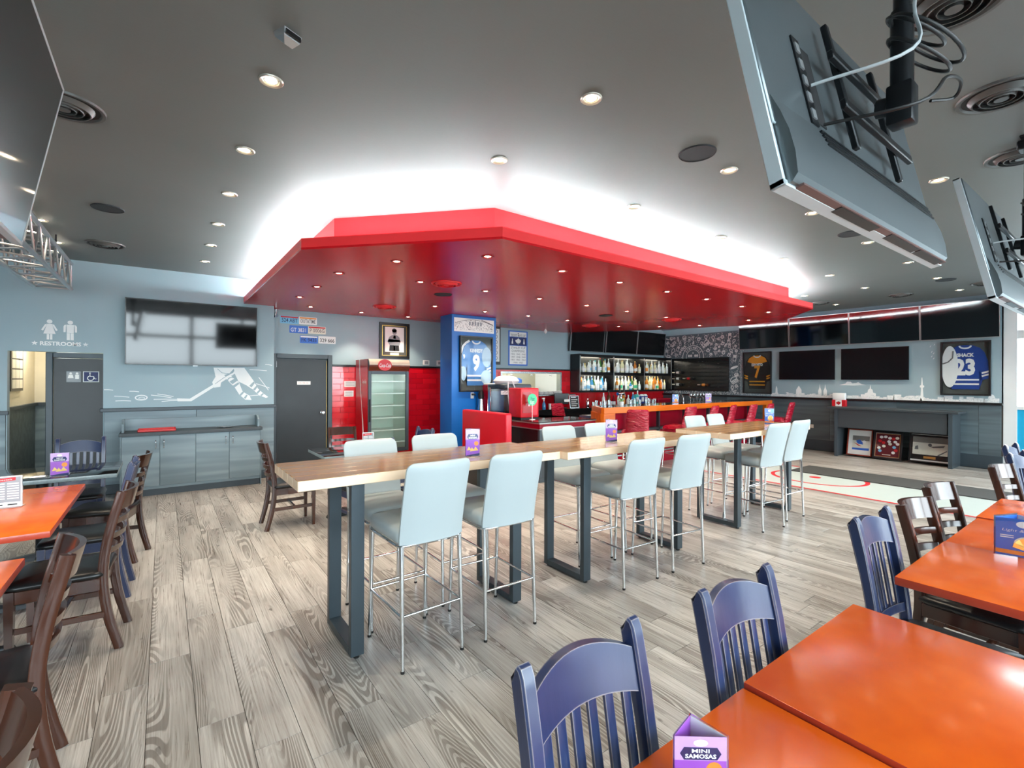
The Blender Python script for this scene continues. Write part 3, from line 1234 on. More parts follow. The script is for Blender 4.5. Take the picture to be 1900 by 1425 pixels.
sn = thing('wall_sensor', 'small white sensor hanging under the red canopy beside the champions banner', 'sensor', (7.22, 8.55, CZ0))
part('stem', 'white_plastic', sn, lambda bm: cyl(bm, (0, 0, 0), (0, 0, -.03), .02, n=12), 40)
part('dome', 'white_plastic', sn, lambda bm: lathe(bm, [(0, -.11), (.02, -.10), (.04, -.06), (.035, -.03), (0, -.03)], 14), 50)

# blue column
cl = thing('column', 'square bright blue column under the red canopy', 'column', (4.69, 7.82, 0))
pbox('shaft', 'blue_paint', cl, -.485, .485, -.22, .22, .12, CZ0 - .002, .004)
pbox('plinth', 'black_laminate', cl, -.495, .495, -.23, .23, 0, .12, .003)


# ------------------------------------------------------------------ screens
def wall_tv(loc, rot, w, h, label, mat='screen_glass', bez='bezel_black', b=.012, d=.05, group=None, tilt=0.):
    t = thing('television', label, 'television', loc, rot, group)
    if tilt:
        t.rotation_euler = (Euler(rot).to_matrix() @ Matrix.Rotation(tilt, 3, 'X')).to_euler()
    pbox('housing', 'bezel_black', t, -w / 2 + .01, w / 2 - .01, -h / 2 + .01, h / 2 - .01, .0, d - .008)
    bm = B()
    for x0, x1, y0, y1 in ((-w / 2, w / 2, h / 2 - b, h / 2), (-w / 2, w / 2, -h / 2, -h / 2 + b * 1.3), (-w / 2, -w / 2 + b, -h / 2, h / 2), (w / 2 - b, w / 2, -h / 2, h / 2)):
        box(bm, x0, x1, y0, y1, d - .03, d + .003)
    mesh('bezel', bm, bez, t)
    pbox('screen', mat, t, -w / 2 + b, w / 2 - b, -h / 2 + b * 1.3, h / 2 - b, d - .008, d)
    pbox('badge', 'bezel_silver', t, -.03, .03, -h / 2 - .012, -h / 2 + .002, d - .02, d - .002)
    pbox('wall_bracket', 'steel_black', t, -.2, .2, -.15, .15, -.03 if tilt else -.012, .002)
    return t


wall_tv((.382, YW - .05, 2.262), WY, 1.63, .93, 'large flat screen television on the wall above the skating mural', tilt=R(1.5))
# four wide screens in a row high on the screen wall
for y0, y1, lab in ((1.73, 2.84, 'television at the window end of the high row of four'), (2.85, 4.05, 'third television from the mural in the high row of four'),
                    (4.06, 5.28, 'second television from the mural in the high row of four'), (5.30, 6.52, 'television nearest the chalk mural in the high row of four')):
    wall_tv((XR - .06, (y0 + y1) / 2, 2.745), WX, y1 - y0, .69, 'wide black ' + lab, bez='bezel_silver', b=.01, d=.07, group='row of four high screens', tilt=R(4))
wall_tv((XR - .013, 4.945, 1.965), WX, 1.19, .68, 'black television below the row, next to the gold and black jersey', 'screen_dim')
wall_tv((XR - .013, 3.63, 1.965), WX, 1.19, .68, 'black television below the row, nearer the blue number 23 jersey', 'screen_dim')
# three screens over the back bar
for x0, x1, lab in ((8.26, 9.46, 'black television over the bottle shelf next to the champions banner'), (9.55, 10.81, 'middle black television over the bottle shelf'),
                    (10.83, 12.08, 'black television over the bottle shelf beside the chalk mural')):
    wall_tv(((x0 + x1) / 2, YB - .075, 2.66), WY, x1 - x0, .66, lab, 'screen_dim', 'bezel_silver' if x0 > 0 else 'bezel_black', .012, .07, 'screens above the bottle shelf', R(6))


def hanging_tv(x0, x1, yb, zb, h, tilt, label, pole, face=0., cables=True):
    """screen faces local +Y, back faces local -Y; bottom edge at z=0, leaning towards +Y by tilt"""
    w = x1 - x0
    t = thing('hanging_television', label, 'television', ((x0 + x1) / 2, yb, zb), face)
    # panel space: x, u up the panel, n out of the back
    ct, st = math.cos(tilt), math.sin(tilt)
    mt = Matrix(((1, 0, 0, 0), (0, st, -ct, 0), (0, ct, st, 0), (0, 0, 0, 1)))   # (x,u,n) -> local
    hw = w / 2

    def pb(name, mat, *a, bev=0., seg=1):
        bm = B()
        box(bm, *a, 0, bev, seg, mt)
        return mesh(name, bm, mat, t, smooth=40)
    pb('screen', 'screen_glass', -hw + .01, hw - .01, .015, h - .01, -.004, .004)
    bm = B()
    for a in ((-hw, hw, 0, .016, -.006, .03), (-hw, hw, h - .012, h, -.006, .03), (-hw, -hw + .012, 0, h, -.006, .03), (hw - .012, hw, 0, h, -.006, .03)):
        box(bm, *a, 0, .002, 1, mt)
    mesh('bezel', bm, 'tv_lower', t, smooth=40)
    sh_ = pb('back_shell', 'tv_shell', -hw + .006, hw - .006, .22 * h, h - .006, .004, .036, bev=.004)
    # swollen lower housing
    bm = B()
    prof = [(.006, .004), (.006, .04), (.02, .056), (.10 * h, .062), (.18 * h, .060), (.26 * h, .050), (.33 * h, .037), (.33 * h, .004)]
    poly(bm, [(u_, n_) for u_, n_ in reversed(prof)], -hw + .02, hw - .02, 0, mt @ Matrix(((0, 0, 1, 0), (1, 0, 0, 0), (0, 1, 0, 0), (0, 0, 0, 1))))
    bmesh.ops.recalc_face_normals(bm, faces=bm.faces)
    low = mesh('lower_housing', bm, 'tv_shell', t, smooth=30)
    for k in range(4):
        bm = B()
        box(bm, -hw + .30, hw - .05, .245 * h + k * .016, .245 * h + k * .016 + .006, .046 - k * .003, .056 - k * .003, 0, 0, 1, mt)
        mesh('vent_rib', bm, 'steel_black', low)
    pb('bottom_plate', 'tv_bronze', -hw + .06, hw - .03, .001, .007, .012, .05)
    for xx in (-hw * .35, hw * .25, hw * .7):
        pb('speaker_grille', 'steel_black', xx - .15, xx + .15, -.001, .004, .018, .046)
    pb('jack_panel', 'steel_black', -hw * .62, -hw * .55, .34 * h, .72 * h, .036, .041)
    for k in range(5):
        pb('socket', 'bezel_silver', -hw * .61, -hw * .575, .36 * h + k * .055, .36 * h + k * .055 + .03, .041, .045)
    pb('jack_recess', 'black_matte', -hw * .54, -hw * .46, .36 * h, .70 * h, .036, .039)
    # bracket
    for xx in (-.2, .2):
        pb('mount_rail', 'steel_black', xx - .013, xx + .013, .30 * h, .88 * h, .058, .076, bev=.003)
    for uu in (.44 * h, .66 * h):
        pb('cross_bar', 'steel_black', -.30, .32, uu - .015, uu + .015, .078, .096, bev=.003)
    px, py = pole[0] - (x0 + x1) / 2, pole[1] - yb
    if face:
        px, py = Matrix.Rotation(-face, 2) @ Vector((pole[0] - (x0 + x1) / 2, pole[1] - yb))
    zt = CEIL - zb
    zc = .55 * h
    part('tilt_head', 'steel_black', t, lambda bm: (box(bm, px - .035, px + .035, py - .035, py + .035, zc - .07, zc + .06, 0, .008, 2), cyl(bm, (px, py, zc), mt @ Vector((0, .55 * h, .10)), .03, n=12)), 40)
    part('pole', 'steel_black', t, lambda bm: cyl(bm, (px, py, zc + .05), (px, py, zt - .02), .024, n=16), 40)
    part('pole_sleeve', 'steel_black', t, lambda bm: cyl(bm, (px, py, zc + .05), (px, py, zc + .3), .031, n=16), 40)
    part('ceiling_plate', 'steel_black', t, lambda bm: (box(bm, px - .06, px + .06, py - .05, py + .05, zt - .07, zt - .01, 0, .008, 1), box(bm, px - .12, px + .12, py - .03, py + .03, zt - .012, zt, 0, .003, 1)), 40)
    if cables:
        # coil of cable tied to the pole
        for k, (rr, dz, ty) in enumerate(((.13, .02, .1), (.15, .06, -.1), (.12, .10, .18))):
            pts_ = []
            for i in range(28):
                a = 2 * PI * i / 28
                pts_.append((px + rr * math.cos(a) * 1.0 + .01, py - .05 + rr * .55 * math.sin(a) + ty * .1, zc + .12 + dz + rr * .5 * math.sin(a + ty)))
            part('cable_coil', 'cable_black', t, lambda bm: tube(bm, pts_, .0055, 6, closed=True), 60)
        j = mt @ Vector((-hw * .58, .5 * h, .05))
        part('cable', 'cable_grey', t, lambda bm: tube(bm, smooth_path([(px + .05, py - .06, zt), (px + .01, py - .06, zc + .62), (px - .03, py - .05, zc + .42), (px - .12, py - .06, zc + .22), (px - .30, py - .10, zc + .0), j]), .005, 6), 60)
        part('cable', 'cable_grey', t, lambda bm: tube(bm, smooth_path([(px + .20, py - .10, zt), (px + .08, py - .07, zc + .60), (px + .02, py - .05, zc + .45)]), .004, 6), 60)
        j2 = mt @ Vector((-hw * .55, .34 * h, .05))
        part('cable', 'cable_black', t, lambda bm: tube(bm, smooth_path([(px + .05, py - .06, zc + .0), (px + .13, py - .10, zc + .02), (px + .06, py - .13, zc + .03), (px - .15, py - .14, zc - .04), (px - .32, py - .12, zc - .16), j2]), .005, 6), 60)
    return t


hanging_tv(1.221, 2.615, .575, 2.075, .76, math.atan2(.15, .70), 'grey-backed television hung from the ceiling above the window table with the purple card', (1.92, .50))
hanging_tv(3.85, 5.25, .595, 2.075, .76, math.atan2(.155, .73), 'grey-backed television hung from the ceiling above the window tables with the brown chairs', (4.55, .52))
# screen on the left faces +X: local +Y -> +X
hanging_tv(-.517 - .7, -.517 + .7, 2.31, 2.19, .76, math.atan2(.13, .71), 'dark glossy hanging television facing into the room beside the aluminium truss', (-.60, 2.31), R(-90), False)
tvl = bpy.data.objects['hanging_television.002']
tvl.location = (-.517, 2.31, 2.19)


# aluminium box truss
def truss():
    y0, y1 = 4.4, 8.25
    xa, xb = -1.30, -.96
    za, zb_ = 2.74, 3.06
    t = thing('lighting_truss', 'aluminium box truss hung under the dark ceiling beside the restroom wall', 'truss', ((xa + xb) / 2, (y0 + y1) / 2, za))
    t.location = (0, 0, 0)
    for x in (xa, xb):
        for z in (za, zb_):
            part('chord', 'aluminium', t, lambda bm: cyl(bm, (x, y0, z), (x, y1, z), .022, n=12), 40)
    n = 9
    st = (y1 - y0) / n
    for i in range(n):
        a, b = y0 + i * st, y0 + (i + 1) * st
        m_ = (a + b) / 2
        for x in (xa, xb):
            part('brace', 'aluminium', t, lambda bm: (cyl(bm, (x, a, za), (x, m_, zb_), .010, n=8), cyl(bm, (x, m_, zb_), (x, b, za), .010, n=8)), 40)
        for z in (za, zb_):
            part('brace', 'aluminium', t, lambda bm: (cyl(bm, (xa, a, z), (xb, m_, z), .010, n=8), cyl(bm, (xb, m_, z), (xa, b, z), .010, n=8)), 40)
    for y in (y0, y1):
        part('end_frame', 'aluminium', t, lambda bm: (cyl(bm, (xa, y, za), (xb, y, za), .012, n=8), cyl(bm, (xa, y, zb_), (xb, y, zb_), .012, n=8), cyl(bm, (xa, y, za), (xa, y, zb_), .012, n=8), cyl(bm, (xb, y, za), (xb, y, zb_), .012, n=8), cyl(bm, (xa, y, za), (xb, y, zb_), .009, n=8)), 40)
    for y in (5.2, 7.2):
        for x in (xa, xb):
            part('hanger_rod', 'steel_black', t, lambda bm: cyl(bm, (x, y, zb_), (x, y, CEIL), .008, n=8), 40)


truss()


# ------------------------------------------------------------------ white stools
def rrect(hx, hy, r, n=4):
    out = []
    for cx, cy, a0 in ((hx - r, hy - r, 0), (-hx + r, hy - r, 90), (-hx + r, -hy + r, 180), (hx - r, -hy + r, 270)):
        for i in range(n + 1):
            a = R(a0 + 90 * i / n)
            out.append((cx + r * math.cos(a), cy + r * math.sin(a)))
    return out


def pad(bm, hx, hy, z0, z1, r=.05, edge=.02, dome=.0, cy=0., n=4):
    """upholstered pad with rounded rim"""
    rings = []
    for k, (ins, z) in enumerate(((edge * .6, z0), (0, z0 + edge * .6), (0, z1 - edge), (edge * .35, z1 - edge * .35), (edge, z1), (hx * .5, z1 + dome), (hx * .85, z1 + dome * 1.15))):
        rings.append([(x, y + cy, z) for x, y in rrect(hx - ins, hy - ins * hy / hx, max(r - ins * .5, .004), n)])
    loft(bm, rings)


def back_slab(bm, hw, z0, z1, y_of, th, bow=.03, r=.05, rows=9, taper=0.):
    """upright slab: y_of(z) back plane, rounded top corners"""
    rings = []
    zl = [z0 + (z1 - r - z0) * k / rows for k in range(rows)] + [z1 - r + r * math.sin(R(90) * k / 8) for k in range(9)]
    for z in zl:
        w = hw - taper * ((z - z0) / (z1 - z0))
        t_ = th
        d = z1 - z
        if d < r:
            w -= r - math.sqrt(max(0, r * r - (r - d) ** 2))
            t_ = max(th * (.35 + .65 * math.sqrt(max(0, d / r))), .01)
        loop = []
        m = 8
        yb = y_of(z)
        for i in range(m + 1):
            x = -w + 2 * w * i / m
            q = 1 - (x / hw) ** 2
            loop.append((x, yb - bow * q - t_ / 2 * (1 - .75 * abs(x / w) ** 6), z))
        for i in range(m + 1):
            x = w - 2 * w * i / m
            q = 1 - (x / hw) ** 2
            loop.append((x, yb - bow * q + t_ / 2 * (1 - .75 * abs(x / w) ** 6), z))
        rings.append(loop)
    loft(bm, rings)


def stool_proto():
    t = thing('bar_stool', '', 'stool', group='white stools at the high tables')
    part('seat', 'vinyl_white', t, lambda bm: pad(bm, .205, .225, .685, .775, .05, .03, .006, .01), 50)
    part('backrest', 'vinyl_white', t, lambda bm: back_slab(bm, .20, .69, 1.15, lambda z: -.205 - .10 * max(0, (z - .72) / .43) ** 1.2, .055, .022, .045, 12), 50)
    part('seat_frame', 'chrome', t, lambda bm: tube(bm, [(x, y + .005, .680) for x, y in rrect(.198, .22, .04, 3)], .009, 8, closed=True), 60)
    for sx in (-1, 1):
        for sy in (-1, 1):
            lg = part('leg', 'chrome', t, lambda bm: cyl(bm, (sx * .185, sy * .205, .682), (sx * .19, sy * .235, .012), .0145, .0105, 12), 60)
            part('foot_cap', 'rubber_black', lg, lambda bm: cyl(bm, (sx * .19, sy * .235, .014), (sx * .19, sy * .235, 0), .0115, .0115, 10), 60)
    z = .30
    for a, b in (((-.188, -.222), (.188, -.222)), ((-.188, .222), (.188, .222)), ((-.188, -.222), (-.188, .222)), ((.188, -.222), (.188, .222))):
        part('foot_rail', 'chrome', t, lambda bm: cyl(bm, (*a, z), (*b, z), .0075, n=8), 60)
    return t


SP = stool_proto()
su = [False]
near = [(1.235, 2.68, 'left'), (1.785, 2.67, 'x'), (3.04, 2.65, 'x'), (3.64, 2.62, 'x'), (5.31, 2.70, 'x'), (5.925, 2.75, 'x')]
labs = ['white vinyl stool at the table end by the brown chair, back to the window tables', 'white vinyl stool beside the first purple card stand, back to the window tables',
        'white vinyl stool at the middle high table start, back to the window tables', 'white vinyl stool at the middle high table end, back to the window tables',
        'white vinyl stool at the rink-side high table start, back to the window tables', 'white vinyl stool by the blue card stand, back to the window tables']
rots = [R(2), R(-1), R(-3), R(-6), R(-6), R(-3)]
for (x, y, _), lab, rz in zip(near, labs, rots):
    place(SP, su, (x, y, 0), rz, lab, 'white stools at the high tables')
far = [(1.25, 3.185), (1.79, 3.23), (3.08, 3.17), (3.66, 3.18), (5.42, 3.21), (5.955, 3.24)]
labs = ['white vinyl stool facing the window tables, at the table end by the brown chair', 'white vinyl stool facing the window tables, across from the first purple card stand',
        'white vinyl stool facing the window tables, at the middle high table start', 'white vinyl stool facing the window tables, at the middle high table end',
        'white vinyl stool facing the window tables, at the rink-side high table start', 'white vinyl stool facing the window tables, at the rink-side high table end']
for (x, y), lab, rz in zip(far, labs, (R(181), R(179), R(177), R(180), R(178), R(182))):
    place(SP, su, (x, y, 0), rz, lab, 'white stools at the high tables')


# ------------------------------------------------------------------ high tables
def high_table(x0, x1, y0, y1, fx, label, yc):
    H_ = 1.075
    t = thing('high_table', label, 'table', ((x0 + x1) / 2, (y0 + y1) / 2, 0), 0, 'butcher block high tables')
    hx, hy = (x1 - x0) / 2, (y1 - y0) / 2
    n = 5
    w = 2 * hy / n
    for i in range(n):
        bm = B()
        a, b = -hy + i * w, -hy + (i + 1) * w
        box(bm, -hx, hx, a + .0008, b - .0008, H_ - .058, H_, 0, .003)
        bm.faces.ensure_lookup_table()
        bm.normal_update()
        for f in bm.faces:
            f.material_index = 0 if f.normal.z > .5 else 1
        mesh('board', bm, ['butcher_top', 'butcher_edge'], t, smooth=40)
    for k, x in enumerate(fx):
        xx = x - (x0 + x1) / 2
        d = .22
        yo = yc - (y0 + y1) / 2

        def fr(bm):
            s, e = .022, .038
            box(bm, xx - e, xx + e, yo - d - s, yo - d + s, .016, H_ - .058, 0, .002)
            box(bm, xx - e, xx + e, yo + d - s, yo + d + s, .016, H_ - .058, 0, .002)
            box(bm, xx - e, xx + e, yo - d + s, yo + d - s, .016, .06, 0, .002)
            box(bm, xx - e, xx + e, yo - d + s, yo + d - s, H_ - .10, H_ - .058, 0, .002)
        f = part('leg_frame', 'frame_steel', t, fr, 40)
        for s in (-1, 1):
            part('glide_foot', 'rubber_black', f, lambda bm: lathe(bm, [(0, 0), (.017, 0), (.017, .008), (.008, .010), (.008, .017), (0, .017)], 12, 0, Matrix.Translation((xx, yo + s * d, 0))), 50)
    return t


high_table(.557, 2.36, 2.62, 3.25, (.90, 2.04), 'high butcher block table, the one whose end is nearest the brown ladder-back chair', 2.96)
high_table(2.37, 4.15, 2.55, 3.15, (2.70, 3.92), 'middle high butcher block table with white stools on both sides', 2.92)
high_table(4.48, 6.26, 2.50, 3.12, (5.02, 6.20), 'high butcher block table nearest the painted rink floor', 2.94)


# ------------------------------------------------------------------ dining chairs
def rsec(bm, path, hw, hd):
    """square post along a path in the YZ plane; path [(x,y,z)], half sizes (lists ok)"""
    P = [Vector(p) for p in path]
    rings = []
    for i, p in enumerate(P):
        t = (P[min(i + 1, len(P) - 1)] - P[max(i - 1, 0)]).normalized()
        nrm = Vector((0, -t.z, t.y)).normalized()
        w = hw[i] if isinstance(hw, (list, tuple)) else hw
        d = hd[i] if isinstance(hd, (list, tuple)) else hd
        c = .25
        loop = []
        for a, b in ((1, 1 - c), (1 - c, 1), (-1 + c, 1), (-1, 1 - c), (-1, -1 + c), (-1 + c, -1), (1 - c, -1), (1, -1 + c)):
            loop.append(p + Vector((a * w, 0, 0)) + nrm * (b * d))
        rings.append(loop)
    loft(bm, rings)


def bow_rail(bm, hw, z0, z1, yb, lean, bow, th, n=10, top=None, low=None):
    """curved rail between the posts: bows to -Y in the middle; top(x) optional top edge"""
    rings = []
    for i in range(n + 1):
        x = -hw + 2 * hw * i / n
        q = 1 - (x / hw) ** 2
        zt = z1 + (top(x) if top else 0)
        ring = []
        zb_ = z0 + (low(x) if low else 0)
        for z, s in ((zb_, 1), (zt, 1), (zt, -1), (zb_, -1)):
            ring.append((x, yb - lean * (z - z0) - bow * q + s * th / 2, z))
        rings.append(ring)
    loft(bm, rings)


def base_parts(t, wood, sw=.185, sd=.20, zs=.44):
    for s in (-1, 1):
        part('leg', wood, t, lambda bm: loft(bm, [[(s * sw + a * .014, sd - .01 + b * .014, 0) for a, b in ((1, 1), (-1, 1), (-1, -1), (1, -1))], [(s * sw + a * .021, sd - .012 + b * .021, zs) for a, b in ((1, 1), (-1, 1), (-1, -1), (1, -1))]]))
    for s in (-1, 1):
        pbox('apron', wood, t, s * sw - .011, s * sw + .011, -sd + .01, sd - .03, zs - .075, zs - .005, .003)
        pbox('stretcher', wood, t, s * sw - .009, s * sw + .009, -sd - .01, sd - .03, .20, .235, .003)
    pbox('apron', wood, t, -sw + .02, sw - .02, sd - .022, sd, zs - .075, zs - .005, .003)
    pbox('apron', wood, t, -sw + .02, sw - .02, -sd - .005, -sd + .017, zs - .075, zs - .005, .003)
    pbox('stretcher', wood, t, -sw + .01, sw - .01, -.01, .012, .203, .232, .003)
    part('seat', 'vinyl_black', t, lambda bm: pad(bm, .212, .22, zs - .005, zs + .04, .06, .022, .008, .0), 50)


def ladder_proto():
    t = thing('ladder_back_chair', '', 'chair')
    for s in (-1, 1):
        part('back_post', 'brown_wood', t, lambda bm: rsec(bm, smooth_path([(s * .178, -.275, 0), (s * .178, -.222, .22), (s * .178, -.20, .44), (s * .178, -.222, .66), (s * .178, -.285, .925)], 4), .015, [.022] * 3 + [.024] * 14), 35)
    part('crest_rail', 'brown_wood', t, lambda bm: bow_rail(bm, .172, .815, .925, -.256, .25, .052, .022, 10), 35)
    for z in (.56, .645, .73):
        yb = -.207 - (z - .56) * .16
        part('slat', 'brown_wood', t, lambda bm: bow_rail(bm, .172, z, z + .034, yb, .2, .05, .018, 10), 35)
    base_parts(t, 'brown_wood')
    return t


def slat_proto():
    t = thing('slat_back_chair', '', 'chair')
    for s in (-1, 1):
        part('back_post', 'blue_worn', t, lambda bm: rsec(bm, smooth_path([(s * .176, -.27, 0), (s * .176, -.225, .22), (s * .176, -.205, .44), (s * .176, -.232, .68), (s * .176, -.285, .94), (s * .176, -.300, .972)], 4), [.019] * 20 + [.015], [.021] * 14 + [.024] * 6 + [.016]), 35)
    part('crest_rail', 'blue_worn', t, lambda bm: bow_rail(bm, .162, .825, .925, -.259, .22, .028, .024, 14, lambda x: .036 * (1 - (x / .162) ** 2), lambda x: .018 * (1 - (x / .162) ** 2)), 35)
    part('lower_rail', 'blue_worn', t, lambda bm: bow_rail(bm, .162, .515, .555, -.212, .1, .022, .022, 8), 35)
    for k in range(6):
        x = -.13 + .052 * k
        q = 1 - (x / .162) ** 2
        part('slat', 'blue_worn', t, lambda bm: rsec(bm, [(x, -.214 - .022 * q, .54), (x, -.236 - .025 * q, .69), (x, -.262 - .028 * q, .825 + .018 * q + .01)], .0135, .006), 35)
    base_parts(t, 'blue_worn')
    return t


LP, BP = ladder_proto(), slat_proto()
lu, bu = [False], [False]


def ladder(x, y, rz, lab):
    place(LP, lu, (x, y, 0), R(rz), lab, 'brown ladder-back chairs')


def slatc(x, y, rz, lab):
    place(BP, bu, (x, y, 0), R(rz), lab, 'blue slat-back chairs')


# local front is +Y; rz 90 faces -X, -90 faces +X, 180 faces -Y
# left tables: chairs on the aisle side face the tables (-X)
ladder(-.60, 2.61, 98, 'glossy brown ladder-back chair at the small orange table without a menu stand')
ladder(-.47, 3.86, 86, 'glossy brown ladder-back chair beside the orange table with the menu stand')
ladder(-.42, 5.50, 76, 'dark brown ladder-back chair standing before the grey sideboard doors')
slatc(-.47, 4.66, 88, 'worn blue slat-back chair between two brown ones on the restroom aisle')
slatc(-.68, 6.28, 180, 'dark blue slat-back chair behind the black-topped table by the restrooms')
ladder(-.54, 1.30, 90, 'shiny brown ladder-back chair farthest from the restrooms along the aisle')
# centre: little black table by the fridge
ladder(1.15, 5.72, -90, 'brown ladder-back chair between the grey sideboard and the high tables')
ladder(2.02, 6.55, 178, 'brown ladder-back chair behind the small black table near the grey door')
slatc(1.72, 5.02, 8, 'light blue slat-back chair half hidden behind the first high table frame')
slatc(2.42, 5.55, 95, 'navy slat-back chair seen between two white stools before the fridge')
# window tables: chairs on the room side face the tables (-Y)
slatc(.80, .52, 180, 'worn blue slat-back chair at the window table with the purple card')
slatc(1.435, .50, 178, 'worn blue slat-back chair at the second window table')
slatc(2.665, .52, 178, 'worn blue slat-back chair with its black seat showing beside the third window table')
ladder(3.40, .545, 176, 'brown ladder-back chair at the third window table, next to a blue one')
ladder(4.06, .585, 174, 'brown ladder-back chair at the fourth window table')
ladder(5.40, .49, 172, 'brown ladder-back chair beyond the last window table')
slatc(5.98, .47, 174, 'teal-blue slat-back chair behind the last brown chair')
slatc(6.70, .60, 176, 'teal-blue slat-back chair farthest along the window')


# ------------------------------------------------------------------ dining tables
def ped_table(name, x0, x1, y0, y1, label, top, edge, group, z=.76, th=.036, ped=None):
    cx, cy = (x0 + x1) / 2, (y0 + y1) / 2
    t = thing(name, label, 'table', (cx, cy, 0), 0, group)
    bm = B()
    box(bm, x0 - cx, x1 - cx, y0 - cy, y1 - cy, z - th, z, 0, .004, 2)
    bm.normal_update()
    for f in bm.faces:
        f.material_index = 0 if f.normal.z > .7 else 1
    mesh('table_top', bm, [top, edge], t, smooth=40)
    for px, py in (ped or [(0, 0)]):
        part('pedestal', 'steel_black', t, lambda bm: cyl(bm, (px, py, .05), (px, py, z - th - .02), .042, n=20), 40)
        part('top_plate', 'steel_black', t, lambda bm: (box(bm, px - .2, px + .2, py - .03, py + .03, z - th - .022, z - th), box(bm, px - .03, px + .03, py - .2, py + .2, z - th - .024, z - th - .001)))
        part('base', 'steel_black', t, lambda bm: (loft(bm, [[(px - .28, py - .03, 0), (px + .28, py - .03, 0), (px + .28, py + .03, 0), (px - .28, py + .03, 0)], [(px - .27, py - .022, .025), (px + .27, py - .022, .025), (px + .27, py + .022, .025), (px - .27, py + .022, .025)], [(px - .05, py - .02, .06), (px + .05, py - .02, .06), (px + .05, py + .02, .06), (px - .05, py + .02, .06)]]),
             loft(bm, [[(px - .03, py - .28, .001), (px + .03, py - .28, .001), (px + .03, py + .28, .001), (px - .03, py + .28, .001)], [(px - .022, py - .27, .026), (px + .022, py - .27, .026), (px + .022, py + .27, .026), (px - .022, py + .27, .026)], [(px - .02, py - .05, .061), (px + .02, py - .05, .061), (px + .02, py + .05, .061), (px - .02, py + .05, .061)]])))
    return t


G = 'orange-topped window tables'
ped_table('dining_table', .51, 1.295, -.10, .685, 'orange wooden table top with a purple card stand on it', 'cherry_top', 'cherry_edge', G, .752)
ped_table('dining_table', 1.30, 2.09, -.10, .686, 'orange wooden table, bare, joined to the one with the purple card stand', 'cherry_top', 'cherry_edge', G, .765)
ped_table('dining_table', 2.54, 3.320, -.10, .682, 'orange wooden table with the open blue card standing at its edge', 'cherry_top', 'cherry_edge', G, .76)
ped_table('dining_table', 3.325, 4.065, -.10, .680, 'orange wooden table between the blue card stand and the last window table', 'cherry_top', 'cherry_edge', G, .756)
ped_table('dining_table', 4.075, 4.85, -.10, .686, 'orange wooden table at the rink end of the window row', 'cherry_top', 'cherry_edge', G, .762)
ped_table('dining_table', -1.70, -.50, 3.61, 5.07, 'orange wooden table with a white menu stand on the restroom aisle', 'cherry_top', 'cherry_edge', 'orange tables on the restroom aisle', .76, ped=[(.12, -.35), (.12, .35)])
ped_table('dining_table', -1.30, -.52, 2.30, 3.14, 'small orange table without a menu stand on the restroom aisle', 'cherry_top', 'cherry_edge', 'orange tables on the restroom aisle', .76)
ped_table('dining_table', -1.40, -.33, 5.47, 6.24, 'black glossy table with a purple card stand by the restroom door', 'granite_black', 'granite_edge', 'black tables', .76)
ped_table('dining_table', 1.40, 2.20, 5.33, 6.05, 'small black glossy table between the grey door and the high tables', 'granite_black', 'granite_edge', 'black tables', .76)


